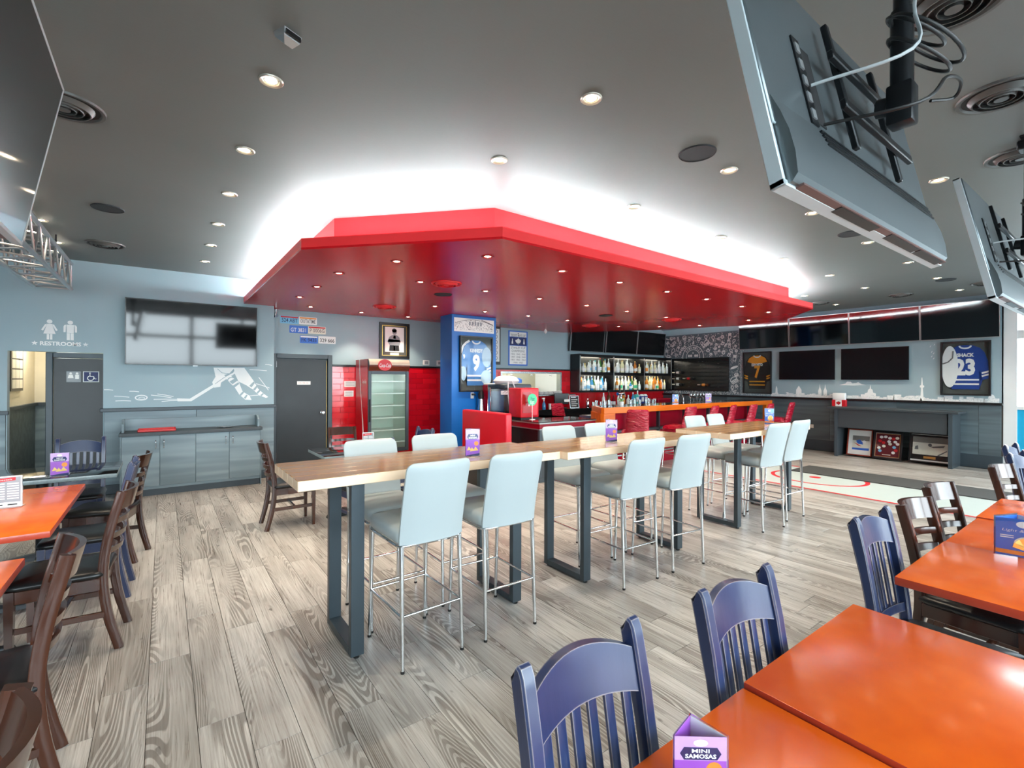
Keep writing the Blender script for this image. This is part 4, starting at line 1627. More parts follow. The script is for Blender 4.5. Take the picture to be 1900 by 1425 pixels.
# ------------------------------------------------------------------ card stands
def card_front(bm, w, h, kind, z):
    """flat print; material slots: see MENU"""
    if kind == 'purple':
        poly(bm, [(-w / 2, 0), (w / 2, 0), (w / 2, h), (-w / 2, h)], z, z + .0004, 0)
        poly(bm, [(-w / 2, h * .62), (w / 2, h * .62), (w / 2, h), (-w / 2, h)], z + .0004, z + .0006, 1)
        bx_, by = w * .40, h * .73
        poly(bm, [(-bx_, by), (-bx_ * .8, by - h * .10), (bx_ * .8, by - h * .10), (bx_, by), (bx_ * .8, by + h * .10), (-bx_ * .8, by + h * .10)], z + .0006, z + .0009, 2)
        poly(bm, ell(0, h * .90, w * .14, h * .055, 16), z + .0009, z + .0012, 3)
        text(bm, 'MINI', .1, 0, by + h * .045, z + .0009, 3, .0003, width=w * .34, height=h * .06, bold=.02)
        text(bm, 'SAMOSAS', .1, 0, by - h * .04, z + .0009, 3, .0003, width=w * .60, height=h * .07, bold=.03)
        for cx, cy, s in ((-.26, .28, .17), (-.04, .24, .18), (.22, .26, .20)):
            cx, cy, s = cx * w, cy * h, s * w
            poly(bm, [(cx - s, cy - s * .7), (cx + s, cy - s * .5), (cx - s * .1, cy + s * .9)], z + .0006, z + .0010, 4)
        poly(bm, ell(w * .26, h * .47, w * .16, w * .16, 16), z + .0006, z + .0009, 5)
        poly(bm, [(-w / 2, 0), (w / 2, 0), (w / 2, h * .10), (-w / 2, h * .02)], z + .0004, z + .0008, 2)
    elif kind == 'blue':
        poly(bm, [(-w / 2, 0), (w / 2, 0), (w / 2, h), (-w / 2, h)], z, z + .0004, 6)
        poly(bm, [(w * .1, h * .72), (w / 2, h * .72), (w / 2, h), (w * .1, h)], z + .0004, z + .0005, 7)
        poly(bm, ell(0, h * .86, w * .14, h * .09, 18), z + .0006, z + .0009, 3)
        text(bm, 'Light & Crispy', .1, 0, h * .68, z + .0006, 3, .0003, width=w * .80, height=h * .09, shear=.2)
        for k in range(2):
            poly(bm, [(-w * .42, h * (.53 - k * .05)), (-w * .18, h * (.53 - k * .05)), (-w * .18, h * (.555 - k * .05)), (-w * .42, h * (.555 - k * .05))], z + .0005, z + .0008, 3)
        poly(bm, ell(w * .12, h * .36, w * .30, h * .20, 20), z + .0006, z + .0008, 8)
        for a in range(7):
            an = R(20 + a * 24)
            ribbon(bm, [(w * .1, h * .22), (w * .1 + math.cos(an) * w * .3, h * .22 + math.sin(an) * h * .30)], w * .11, z + .0008, 4 if a % 2 else 9)
        poly(bm, [(-w / 2, h * .06), (w / 2, h * .03), (w / 2, h * .13), (-w / 2, h * .17)], z + .0006, z + .0010, 5)
        poly(bm, [(0, h * .14), (w / 2, h * .12), (w / 2, h * .20), (0, h * .22)], z + .001, z + .0012, 10)
    else:
        poly(bm, [(-w / 2, 0), (w / 2, 0), (w / 2, h), (-w / 2, h)], z, z + .0004, 3)
        poly(bm, [(-w * .46, h * .16), (w * .46, h * .16), (w * .46, h * .97), (-w * .46, h * .97)], z + .0004, z + .0006, 11)
        poly(bm, [(-w * .46, h * .80), (w * .30, h * .86), (w * .30, h * .96), (-w * .46, h * .92)], z + .0006, z + .0008, 10)
        text(bm, 'Specials', .1, -w * .06, h * .88, z + .0009, 3, .0002, width=w * .5, height=h * .06, rot=.07, shear=.2)
        for c in (-.22, .22):
            for k in range(7):
                yy_ = h * (.74 - k * .08)
                poly(bm, [(w * (c - .18), yy_), (w * (c + .18), yy_), (w * (c + .18), yy_ + h * .035), (w * (c - .18), yy_ + h * .035)], z + .0006, z + .0009, 3)
        [poly(bm, [(w * c, h * .06), (w * (c + .3), h * .06), (w * (c + .3), h * .10), (w * c, h * .10)], z + .0005, z + .0008, 12) for c in (-.4, .05)]


MENU = ['print_purple', 'print_lilac', 'ink_navy', 'paper_white', 'print_gold', 'print_orange', 'print_blue', 'print_sky', 'paper_cream', 'print_orange', 'print_red', 'paper_grey', 'ink_black']


def card_stand(loc, rz, w, h, kind, label, tri=True, side='list'):
    """three-sided acrylic stand (or a single upright)"""
    t = thing('card_stand', label, 'card stand', loc, R(rz))
    if tri:
        d = w * .58
        A = [(-w / 2, -d * .33), (w / 2, -d * .33), (0, d * .67)]
        part('holder', 'acrylic', t, lambda bm: loft(bm, [[(x * 1.03, y * 1.03, z) for x, y in A] for z in (0, h * 1.03)], cap=False))
        for k, (p, q) in enumerate(((A[0], A[1]), (A[1], A[2]), (A[2], A[0]))):
            mx, my = (p[0] + q[0]) / 2, (p[1] + q[1]) / 2
            an = math.atan2(q[1] - p[1], q[0] - p[0])
            ww = math.hypot(q[0] - p[0], q[1] - p[1]) * .96
            bm = B()
            card_front(bm, ww, h * .97, kind if k != 1 else side, 0)
            mesh('card', bm, MENU, t, (mx * .97, my * .97, .004), (R(90), 0, an))
    else:
        pbox('holder', 'acrylic', t, -w / 2 - .004, w / 2 + .004, -.004, .004, 0, h + .006)
        pbox('foot', 'acrylic', t, -w / 2 - .004, w / 2 + .004, -.05, .05, 0, .004)
        bm = B()
        card_front(bm, w, h, kind, 0)
        mesh('card', bm, MENU, t, (0, -.0045, .003), (R(90), 0, 0))
        bm = B()
        card_front(bm, w, h, kind, 0)
        mesh('card', bm, MENU, t, (0, .0045, .003), (R(90), 0, R(180)))
    return t


card_stand((1.71, 2.80, 1.075), -18, .10, .185, 'purple', 'purple food card stand on the high table by the brown chair')
card_stand((3.08, 2.78, 1.075), -32, .10, .185, 'purple', 'purple food card stand on the middle high table')
card_stand((5.95, 2.84, 1.075), -38, .115, .185, 'blue', 'blue food card stand on the rink-side high table')
card_stand((.888, .565, .752), -38, .108, .13, 'purple', 'purple food card stand on the orange window table')
card_stand((3.33, .40, .76), -72, .20, .185, 'blue', 'wide blue food card stand on the window tables')
card_stand((-.82, 4.42, .76), -4, .15, .20, 'list', 'white and grey menu list in a stand on the orange aisle table', False)
card_stand((-.72, 5.62, .76), -8, .12, .19, 'purple', 'purple food card stand on the black table by the restrooms', False)
card_stand((1.98, 5.62, .76), -15, .13, .20, 'list', 'menu list stand on the small black table behind the high tables', False)


# ------------------------------------------------------------------ painted murals and wall signs
def ccw(p):
    a = sum(p[i][0] * p[(i + 1) % len(p)][1] - p[(i + 1) % len(p)][0] * p[i][1] for i in range(len(p)))
    return p if a > 0 else list(reversed(p))


MW = ['mural_white', 'wall_paint', 'slate_paint', 'ink_black']


def skater():
    t = thing('skater_mural', 'white painted skating player with stick and puck under the big television', 'mural', (0, YW, 0), WY)
    P = dict(stick=[(.161, 1.307), (.317, 1.299), (.605, 1.504), (.901, 1.715), (.915, 1.69), (.633, 1.476), (.337, 1.26), (.168, 1.263)],
             glove=[(.618, 1.77), (.699, 1.768), (.772, 1.634), (.723, 1.59), (.709, 1.475), (.622, 1.46), (.602, 1.546), (.644, 1.63)],
             hip=[(.695, 1.768), (.9, 1.771), (.829, 1.684), (.758, 1.656), (.73, 1.713)],
             leg=[(.758, 1.631), (.829, 1.661), (.901, 1.599), (.959, 1.549), (.986, 1.465), (1.011, 1.398), (1.107, 1.33), (1.137, 1.261), (1.048, 1.268), (.967, 1.345), (.904, 1.458), (.829, 1.546)],
             back_leg=[(.886, 1.715), (1.032, 1.774), (1.163, 1.569), (1.227, 1.443), (1.304, 1.364), (1.376, 1.304), (1.342, 1.291), (1.243, 1.334), (1.155, 1.427), (1.062, 1.495), (.952, 1.557)],
             back_glove=[(.886, 1.771), (1.035, 1.774), (1.005, 1.716), (.944, 1.672), (.901, 1.685)])
    for i, (n, p) in enumerate(P.items()):
        part(n, 'mural_white', t, lambda bm: poly(bm, ccw(p), .0005, .001 + .0002 * i))
    st = [[(.829, 1.557), (.915, 1.612), (.942, 1.574), (.87, 1.513)], [(.875, 1.491), (.952, 1.546), (.962, 1.519), (.901, 1.463)], [(.967, 1.349), (1.011, 1.398), (1.03, 1.381), (.986, 1.328)],
          [(1.026, 1.297), (1.062, 1.347), (1.08, 1.337), (1.051, 1.28)], [(1.104, 1.49), (1.163, 1.557), (1.181, 1.532), (1.134, 1.461)], [(1.155, 1.43), (1.212, 1.501), (1.224, 1.477), (1.182, 1.41)],
          [(1.205, 1.379), (1.25, 1.43), (1.265, 1.409), (1.224, 1.358)], [(1.258, 1.336), (1.296, 1.369), (1.311, 1.354), (1.281, 1.32)]]

    def stripes(bm):
        for p in st:
            poly(bm, ccw(p), .0022, .0025)
        ribbon(bm, ell(.86, 1.57, .055, .05, 14, R(30), R(240)), .014, .0022)
        ribbon(bm, [(.64, 1.52), (.70, 1.57), (.76, 1.62), (.88, 1.70)], .008, .0022)
        ribbon(bm, [(.67, 1.75), (.73, 1.69), (.82, 1.68)], .008, .0022)
    part('stripes', 'wall_paint', t, stripes)

    def lines(bm):
        for a, b in [[(-.552, 1.352), (-.388, 1.334)], [(-.54, 1.285), (-.37, 1.281)], [(-.389, 1.418), (-.281, 1.409)], [(-.146, 1.361), (.094, 1.317)], [(-.115, 1.298), (.171, 1.292)],
                     [(-.072, 1.375), (.119, 1.333)], [(-.021, 1.265), (.171, 1.276)], [(-.661, 1.443), (-.564, 1.435)], [(1.106, 1.744), (1.353, 1.731)], [(1.329, 1.835), (1.432, 1.82)],
                     [(1.198, 1.521), (1.394, 1.45)], [(1.236, 1.625), (1.378, 1.415)], [(1.084, 1.324), (1.237, 1.338)], [(-2.2, 1.55), (-1.75, 1.50)], [(-2.1, 1.42), (-1.7, 1.38)], [(-1.95, 1.62), (-1.68, 1.58)]]:
            ribbon(bm, [a, ((a[0] + b[0]) / 2, (a[1] + b[1]) / 2 + .004), b], .009, .0005)
        ribbon(bm, ell(-.256, 1.325, .066, .034, 24), .014, .0005, closed=True)
        ribbon(bm, ell(-.25, 1.318, .035, .014, 18), .006, .0005, closed=True)
    part('speed_lines', 'mural_white', t, lines)


skater()


def star(cx, cy, r):
    return [(cx + (r if k % 2 == 0 else r * .42) * math.sin(k * PI / 5), cy + (r if k % 2 == 0 else r * .42) * math.cos(k * PI / 5)) for k in range(10)][::-1]


def restrooms():
    t = thing('restroom_lettering', 'white woman and man pictograms over starred restrooms lettering on the grey wall', 'sign', (0, YW, 0), WY)

    def person(bm, cx, y0, skirt):
        poly(bm, ell(cx, y0 + .235, .027, .026, 18), 0, .004)
        def q(pts_):
            poly(bm, ccw([(cx + a, y0 + b) for a, b in pts_]), 0, .004)
        if skirt:
            q([(-.022, .205), (.022, .205), (.058, .075), (-.058, .075)])
            for s in (-1, 1):
                q([(s * .026, .205), (s * .044, .195), (s * .078, .125), (s * .062, .112), (s * .030, .180)])
                q([(s * .004, .072), (s * .027, .072), (s * .027, 0), (s * .004, 0)])
        else:
            q([(-.036, .205), (.036, .205), (.034, .095), (-.034, .095)])
            for s in (-1, 1):
                q([(s * .040, .205), (s * .058, .198), (s * .066, .18), (s * .066, .105), (s * .046, .105), (s * .043, .17)])
                q([(s * .003, .093), (s * .034, .093), (s * .034, 0), (s * .003, 0)])
    part('woman', 'mural_white', t, lambda bm: person(bm, -1.205, 2.105, True))
    part('man', 'mural_white', t, lambda bm: person(bm, -1.005, 2.105, False))
    part('lettering', 'mural_white', t, lambda bm: text(bm, 'RESTROOMS', .1, -1.097, 2.053, .001, width=.40, height=.055, bold=.035))
    part('star', 'mural_white', t, lambda bm: poly(bm, star(-1.345, 2.053, .032), .0005, .003))
    part('star', 'mural_white', t, lambda bm: poly(bm, star(-.852, 2.053, .032), .0005, .003))


restrooms()


def skyline():
    t = thing('skyline_mural', 'white painted city skyline along the ledge of the screen wall', 'mural', (XR, 0, 0), WX)
    rng = random.Random(11)
    b0 = 1.212
    bm = B()
    y = 1.75
    while y < 5.75:
        w = rng.uniform(.05, .13)
        h = rng.uniform(.035, .11)
        poly(bm, ccw([(-y, b0), (-y - w, b0), (-y - w, b0 + h), (-y, b0 + h)]), .0005, .0012)
        y += w * .92
    mesh('low_roofs', bm, 'mural_white', t)

    def tower(n, yc, pts):
        part(n, 'mural_white', t, lambda bm: poly(bm, ccw([(-yc + a, b0 + b) for a, b in pts]), .0014, .0022))
    tower('needle_tower', 2.84, [(-.028, 0), (-.016, .2), (-.014, .255), (-.034, .265), (-.034, .295), (-.014, .31), (-.004, .46), (.004, .46), (.014, .31), (.034, .295), (.034, .265), (.014, .255), (.016, .2), (.028, 0)])
    tower('spire', 3.70, [(-.10, 0), (-.10, .12), (-.05, .14), (-.04, .2), (-.012, .22), (0, .31), (.012, .22), (.04, .2), (.05, .14), (.10, .12), (.10, 0)])
    for yc in (4.67, 4.56):
        tower('spire', yc, [(-.035, 0), (-.035, .16), (-.02, .2), (-.008, .24), (0, .32), (.008, .24), (.02, .2), (.035, .16), (.035, 0)])
    tower('gable_house', 5.12, [(-.06, 0), (-.06, .17), (0, .27), (.06, .17), (.06, 0)])
    tower('dome', 3.00, [(a, b) for a, b in ell(0, 0, .16, .095, 14, 0, PI)])
    tower('dome', 1.85, [(-.05, 0)] + [(a, .05 + b) for a, b in reversed(ell(0, 0, .05, .10, 10, 0, PI))] + [(.05, 0)])
    tower('pagoda', 5.63, [(-.05, 0), (-.05, .06), (-.025, .10), (-.02, .2), (0, .26), (.02, .2), (.025, .10), (.05, .06), (.05, 0)])
    part('cloud', 'mural_white', t, lambda bm: poly(bm, ccw([(-4.28, 1.505), (-4.16, 1.54), (-4.13, 1.585), (-4.06, 1.58), (-4.03, 1.545), (-3.96, 1.555), (-3.92, 1.575), (-3.86, 1.53), (-3.78, 1.51), (-4.0, 1.498)]), .0005, .0012))

    def dark(bm):
        rng = random.Random(4)
        for k in range(300):
            y_, z_ = rng.uniform(1.76, 5.7), rng.uniform(1.222, 1.29)
            if rng.random() < .6:
                ribbon(bm, [(-y_, z_), (-y_, z_ + .016)], .004, .0022)
            else:
                ribbon(bm, [(-y_, z_), (-y_ + .03, z_)], .003, .0022)
    o = part('window_strokes', 'wall_paint', t, dark)
    o['kind'] = 'stuff'
    part('confetti', 'mural_white', t, lambda bm: [ribbon(bm, [(-y_, z_), (-y_ + .016, z_ + .03)], .008, .0005) for y_, z_ in ((2.72, 2.27), (2.66, 2.30), (2.70, 2.16), (2.67, 2.13), (2.70, 2.07), (2.67, 2.03))])


skyline()


def doodles():
    t = thing('chalk_mural', 'slate wall covered with white chalk food doodles behind the bar', 'mural', (XR, 0, 0), WX)
    y0, y1 = 6.55, YB - .03
    part('slate_ground', 'slate_paint', t, lambda bm: poly(bm, ccw([(-y1, 1.212), (-y0, 1.212), (-y0, 2.92), (-y1, 2.92)]), .0002, .0006))
    rng = random.Random(21)

    def tr(pts, cx, cy, s, a):
        ca, sa = math.cos(a), math.sin(a)
        return [(cx + s * (x * ca - y * sa), cy + s * (x * sa + y * ca)) for x, y in pts]

    def shape(bm, k, cx, cy, s, a):
        w = .021
        R_ = lambda p, c=False, ww=w: ribbon(bm, tr(p, cx, cy, s, a), ww, .0008, closed=c)
        if k == 0:      # pizza slice
            R_([(-1, .6), (1, .6), (0, -1)], True)
            for q in ((-.3, .2), (.3, .25), (0, -.3)):
                R_(ell(q[0], q[1], .15, .15, 8), True, .01)
        elif k == 1:    # drink cup
            R_([(-.6, .8), (.6, .8), (.45, -1), (-.45, -1)], True)
            R_([(-.6, .3), (.6, .3)])
            R_([(0, .8), (.3, 1.4)])
        elif k == 2:    # burger
            R_(ell(0, .1, 1, .8, 14, 0, PI))
            R_([(-1, .1), (1, .1)])
            R_([(-1, -.2), (-.5, -.05), (0, -.25), (.5, -.05), (1, -.2)])
            R_([(-1, -.4), (1, -.4), (.8, -.7), (-.8, -.7)], True)
        elif k == 3:    # drumstick / pin
            R_(ell(0, .4, .5, .7, 14), True)
            R_([(-.12, -.3), (-.12, -1), (.12, -1), (.12, -.3)])
        elif k == 4:    # ring
            R_(ell(0, 0, .6, .6, 14), True)
            R_(ell(0, 0, .25, .25, 10), True, .01)
        elif k == 5:    # leaf
            R_(ell(0, 0, .35, 1, 14), True)
            R_([(0, -1), (0, 1)], False, .01)
        elif k == 6:    # sausage filled
            poly(bm, ccw(tr(ell(0, 0, 1, .3, 14), cx, cy, s, a)), .0007, .0011)
        elif k == 7:    # bean spiral
            R_([(.7 * math.cos(q) * (1 - q / 14), .7 * math.sin(q) * (1 - q / 14)) for q in [i * .45 for i in range(22)]])
        elif k == 8:    # bowl with steam
            R_(ell(0, 0, .9, .9, 12, PI, 2 * PI))
            R_([(-.9, 0), (.9, 0)])
            R_([(-.2, .2), (-.1, .5), (-.25, .8)])
            R_([(.2, .2), (.3, .5), (.15, .8)])
        elif k == 9:    # fries
            R_([(-.5, .1), (.5, .1), (.4, -1), (-.4, -1)], True)
            for q in (-.35, -.1, .15, .4):
                R_([(q, .1), (q * 1.2, .9)], False, .022)
    pts = []
    allb = B()
    tries = 0
    while len(pts) < 175 and tries < 6000:
        tries += 1
        y_ = rng.uniform(y0 + .1, y1 - .08)
        z_ = rng.uniform(1.27, 2.84)
        s = rng.uniform(.045, .11)
        if 6.84 < y_ + s and y_ - s < 8.66 and 1.22 < z_ + s and z_ - s < 2.24:
            continue
        if math.hypot(y_ - 7.93, z_ - 2.26) < .36 + s:
            continue
        if any((y_ - a) ** 2 + (z_ - b) ** 2 < (s + c) ** 2 * .9 for a, b, c in pts):
            continue
        pts.append((y_, z_, s))
        k = rng.randrange(10)
        shape(allb, k, -y_, z_, s, rng.uniform(-.7, .7))
    mesh('food_doodles', allb, 'mural_white', t)['kind'] = 'stuff'

    def dashes(bm):
        n = 0
        while n < 700:
            y_ = rng.uniform(y0 - .1, y1 - .03)
            z_ = rng.uniform(1.23, 2.88)
            if 6.84 < y_ < 8.66 and 1.30 < z_ < 2.24 or math.hypot(y_ - 7.93, z_ - 2.26) < .34:
                continue
            if any((y_ - a) ** 2 + (z_ - b) ** 2 < (c * .9) ** 2 for a, b, c in pts):
                continue
            l_ = rng.uniform(.01, .03)
            ribbon(bm, [(-y_, z_), (-y_ + rng.uniform(-.01, .01), z_ + l_)], .009, .0008)
            n += 1
    o = part('dash_strokes', 'mural_white', t, dashes)
    o['kind'] = 'stuff'
    # scribbled strip below the wine board and confetti by the jersey

    def strip(bm):
        for k in range(420):
            y_ = rng.uniform(5.75, y1 - .05)
            z_ = rng.uniform(1.215, 1.29 if y_ > 6.6 else 1.27)
            ribbon(bm, [(-y_, z_), (-y_ + rng.uniform(-.02, .02), z_ + rng.uniform(.01, .03))], .009, .0008)
    o = part('ledge_scribble', 'mural_white', t, strip)
    o['kind'] = 'stuff'
    # round emblem half hidden by the wine board
    cx, cy = -7.93, 2.26

    def emblem(bm):
        ribbon(bm, ell(cx, cy, .33, .33, 40), .02, .001, closed=True)
        ribbon(bm, ell(cx, cy, .215, .215, 32), .016, .001, closed=True)
        for s_, a0 in (('ERIN', 122), ('MILLS', 58)):
            for i, ch in enumerate(s_):
                a = R(a0 + ((len(s_) - 1) / 2 - i) * 13)
                text(bm, ch, .1, cx + .272 * math.cos(a), cy + .272 * math.sin(a), .001, 0, .0003, rot=a - PI / 2, bold=.02, height=.06, width=.04)
        poly(bm, star(cx, cy + .272, .02), .001, .0015)
        poly(bm, star(cx, cy + .12, .035), .001, .0015)
        for dx in (-.13, -.06, .07, .13):
            poly(bm, ell(cx + dx, cy + .04, .03, .04, 12), .001, .0014)
    part('emblem', 'mural_white', t, emblem)


doodles()


# ------------------------------------------------------------------ frames and prints
def picture(name, loc, rot, w, h, label, frame='frame_black', fw=.03, mat_=None, d=.03, cat='picture'):
    t = thing(name, label, cat, loc, rot)
    bm = B()
    for x0, x1, y0, y1 in ((-w / 2, w / 2, h / 2 - fw, h / 2), (-w / 2, w / 2, -h / 2, -h / 2 + fw), (-w / 2, -w / 2 + fw, -h / 2 + fw, h / 2 - fw), (w / 2 - fw, w / 2, -h / 2 + fw, h / 2 - fw)):
        box(bm, x0, x1, y0, y1, 0, d, 0, .003)
    mesh('frame', bm, frame, t, smooth=40)
    pbox('backing', mat_ or 'backing_grey', t, -w / 2 + fw, w / 2 - fw, -h / 2 + fw, h / 2 - fw, .001, .008)
    return t


def jersey(loc, rot, w, h, label, main, name, num, stripe, yoke=None, extra=None):
    t = picture('framed_jersey', loc, rot, w, h, label, d=.05, fw=.028)
    s = h * 1.08
    z = .008
    body = [(-.24, -.36), (.24, -.36), (.235, .02), (.30, -.20), (.405, -.17), (.385, .12), (.33, .26), (.25, .34), (.11, .395), (-.11, .395), (-.25, .34), (-.33, .26), (-.385, .12), (-.405, -.17), (-.30, -.20), (-.235, .02)]
    k = (w - .06) / .80
    q = lambda P: ccw([(x * k, y * s) for x, y in P])
    part('shirt', main, t, lambda bm: poly(bm, q(body), z, z + .012))
    part('collar', 'jersey_white', t, lambda bm: ribbon(bm, [(x * k, y * s) for x, y in ell(0, .385, .10, .045, 12, PI, 2 * PI)], .022 * s / .9, z + .0125))

    def bands(bm):
        for y_ in (-.21, -.285):
            poly(bm, q([(-.238, y_), (.238, y_), (.238, y_ + .028), (-.238, y_ + .028)]), z + .012, z + .0135)
        for sg_ in (-1, 1):
            for o_ in (0, .05):
                P = [(.287, -.15 + o_), (.402, -.12 + o_), (.399, -.092 + o_), (.280, -.122 + o_)]
                poly(bm, q([(sg_ * a, b) for a, b in P]), z + .012, z + .0135)
    part('bands', stripe, t, bands)
    if yoke:
        part('yoke', yoke, t, lambda bm: poly(bm, q([(-.25, .32), (-.30, .24), (-.12, .20), (.12, .20), (.30, .24), (.25, .32), (.11, .38), (-.11, .38)]), z + .012, z + .0132))
    nc = 'jersey_white' if main != 'jersey_black' else 'jersey_gold'
    part('name_lettering', 'jersey_white', t, lambda bm: text(bm, name, .1, 0, .225 * s if not yoke else .175 * s, z + .0135, 0, .0006, width=.30 * k if len(name) < 6 else .34 * k, height=.065 * s, bold=.05))
    part('number', nc, t, lambda bm: text(bm, num, .1, 0, .02 * s, z + .0135, 0, .0006, height=.29 * s, width=(.19 if len(num) == 1 else .36) * k, bold=.05))
    if extra:
        extra(t, k, s, z)
    pbox('front_glass', 'frame_glass', t, -w / 2 + .028, w / 2 - .028, -h / 2 + .028, h / 2 - .028, .036, .039)
    return t


def white_plate(t, k, s, z):
    part('white_sleeve', 'jersey_white', t, lambda bm: poly(bm, ell(-.27 * k, .03 * s, .15 * k, .36 * s, 26), z + .013, z + .020), 40)
    part('sleeve_stroke', 'ink_grey', t, lambda bm: ribbon(bm, [(-.40 * k, .08 * s), (-.30 * k, .11 * s), (-.22 * k, .18 * s), (-.21 * k, .30 * s)], .022, .0285))


jersey((XR, 2.205, 1.845), WX, .70, 1.02, 'framed blue jersey with white name and number 23 near the window post', 'jersey_blue', 'SHACK', '23', 'jersey_white', None, white_plate)
jersey((XR, 6.10, 1.80), WX, .72, 1.06, 'framed black and gold jersey with number 7 on the screen wall', 'jersey_black', 'ESPOSITO', '7', 'jersey_gold', 'jersey_gold')


def pale_panels(t, k, s, z):
    part('pale_patch', 'jersey_pale', t, lambda bm: (poly(bm, ell(.28 * k, .12 * s, .13 * k, .17 * s, 20), z + .0137, z + .015), poly(bm, ell(.27 * k, -.22 * s, .15 * k, .12 * s, 20), z + .0137, z + .015), poly(bm, ell(-.33 * k, -.16 * s, .07 * k, .12 * s, 20), z + .0137, z + .015)))
    part('sleeve_number', 'jersey_white', t, lambda bm: text(bm, '9', .1, -.32 * k, .12 * s, z + .0137, 0, .0006, height=.08 * s, width=.05 * k, bold=.04))
    part('shoulder_arc', 'jersey_white', t, lambda bm: ribbon(bm, [(x * k, y * s) for x, y in ((-.40, .18), (-.35, .29), (-.27, .35), (-.18, .385))], .04, z + .0137))


jersey((4.715, 7.60, 1.89), WY, .72, 1.03, 'framed blue jersey with number 9 on the blue column', 'jersey_sky', 'KENNEDY', '9', 'jersey_white', None, pale_panels)

# arena print above it
t = thing('arena_print', 'wide black and white arena crowd print at the top of the blue column', 'picture', (4.685, 7.60, 2.605), WY)
pbox('sheet', 'paper_white', t, -.435, .435, -.125, .125, 0, .006)


def arena(bm):
    rng = random.Random(5)
    for k in range(240):
        x = rng.uniform(-.42, .42)
        y = rng.uniform(-.10, .03 + .06 * (1 - (x / .42) ** 2))
        ribbon(bm, [(x, y), (x + rng.uniform(-.01, .01), y + rng.uniform(.008, .02))], .006, .006, rng.choice((0, 0, 1)))
    ribbon(bm, [(x, .02 + .085 * (1 - (x / .42) ** 2)) for x in [-.42 + .84 * i / 20 for i in range(21)]], .008, .006, 0)
    for x in (-.12, -.06, .0, .06, .12):
        poly(bm, [(x, .0), (x + .035, .0), (x + .035, .07), (x, .07)], .006, .0068, 1)
    ribbon(bm, [(.15, .115), (.40, .04)], .012, .006, 0)


part('drawing', ['ink_grey', 'paper_grey'], t, arena)

# portrait above the fridge
t = picture('portrait_photo', (3.66, YB, 2.355), WY, .62, .70, 'black and gold framed black and white portrait above the drinks fridge', 'frame_black', .05)
part('gold_liner', 'gold', t, lambda bm: [box(bm, *a, .012, .022) for a in ((-.255, .255, .285, .295), (-.255, .255, -.295, -.285), (-.255, -.245, -.295, .295), (.245, .255, -.295, .295))])
pbox('print', 'paper_white', t, -.195, .195, -.22, .265, .009, .013)


def man(bm):
    P = lambda p, m: poly(bm, ccw(p), .013, .0145, m)
    P(ell(.0, .17, .045, .055, 16), 1)
    P(ell(-.005, .20, .05, .04, 14), 0)
    P([(-.05, .11), (.05, .11), (.10, .07), (.12, -.02), (.10, -.09), (-.10, -.09), (-.14, -.02), (-.11, .07)], 1)
    P([(-.15, -.03), (.13, -.02), (.13, .02), (-.13, .03)], 2)
    P([(-.10, -.09), (.09, -.09), (.10, -.20), (-.11, -.20)], 0)
    P([(-.02, .11), (.02, .11), (.03, .04), (-.03, .04)], 0)
    P([(-.02, -.10), (.01, -.10), (.01, -.20), (-.02, -.20)], 2)


part('figure', ['ink_black', 'paper_grey', 'paper_white'], t, man)
pbox('caption_card', 'paper_cream', t, -.09, .09, -.285, -.235, .013, .016)

# champions banner
t = thing('champions_banner', 'blue and white champions banner with years on the back wall', 'banner', (6.70, YB, 2.335), WY)
pbox('cloth', 'print_blue', t, -.28, .28, -.405, .405, 0, .008)
pbox('head_field', 'paper_white', t, -.245, .245, .265, .38, .008, .010)
pbox('leaf_field', 'ink_navy', t, -.245, .245, .065, .255, .008, .010)
pbox('year_field', 'paper_white', t, -.245, .245, -.375, .055, .008, .010)


def maple(cx, cy, s):
    half = [(0, 1), (.18, .62), (.36, .72), (.30, .28), (.58, .52), (.66, .36), (.96, .40), (.84, .12), (.98, .0), (.52, -.36), (.60, -.52), (.10, -.46), (.07, -.9)]
    return ccw([(cx + x * s, cy + y * s) for x, y in half] + [(cx - x * s, cy + y * s) for x, y in reversed(half[1:])])


def banner_txt(bm):
    text(bm, 'TORONTO MAPLE LEAFS', .1, 0, .295, .010, 0, .0005, width=.44, bold=.01)
    poly(bm, maple(0, .345, .018), .010, .0108, 0)
    for i, (s_, y_, w_) in enumerate((('STANLEY CUP', .012, .42), ('CHAMPIONS', -.065, .38))):
        text(bm, s_, .1, 0, y_, .010, 0, .0005, width=w_, height=.052)
    for s_, y_, w_ in (('1932  1942  1945', -.14, .42), ('1947  1948  1949', -.205, .42), ('1951  1962  1963', -.27, .42), ('1964  1967', -.335, .27)):
        text(bm, s_, .1, 0, y_, .010, 0, .0005, width=w_, height=.038)


part('lettering', 'ink_grey', t, banner_txt)


def leafp(bm):
    poly(bm, maple(0, .16, .085), .010, .0115)
    for s in (-1, 1):
        poly(bm, ccw([(s * .17 + a, .16 + b) for a, b in ((-.022, -.06), (.022, -.06), (.018, -.01), (.010, .02), (.010, .06), (-.010, .06), (-.010, .02), (-.018, -.01))]), .010, .0115)


part('emblem', 'paper_white', t, leafp)

t = thing('wall_poster', 'narrow dark framed print half hidden behind the blue column', 'poster', (5.93, YB, 2.37), WY)
pbox('frame', 'frame_black', t, -.26, .26, -.43, .43, 0, .02)
pbox('sheet', 'paper_white', t, -.23, .23, -.36, .38, .02, .022)
part('drawing', 'ink_grey', t, lambda bm: [ribbon(bm, ell(.12, -.28 + k * .12, .05, .045, 12), .012, .022, closed=True) for k in range(6)])


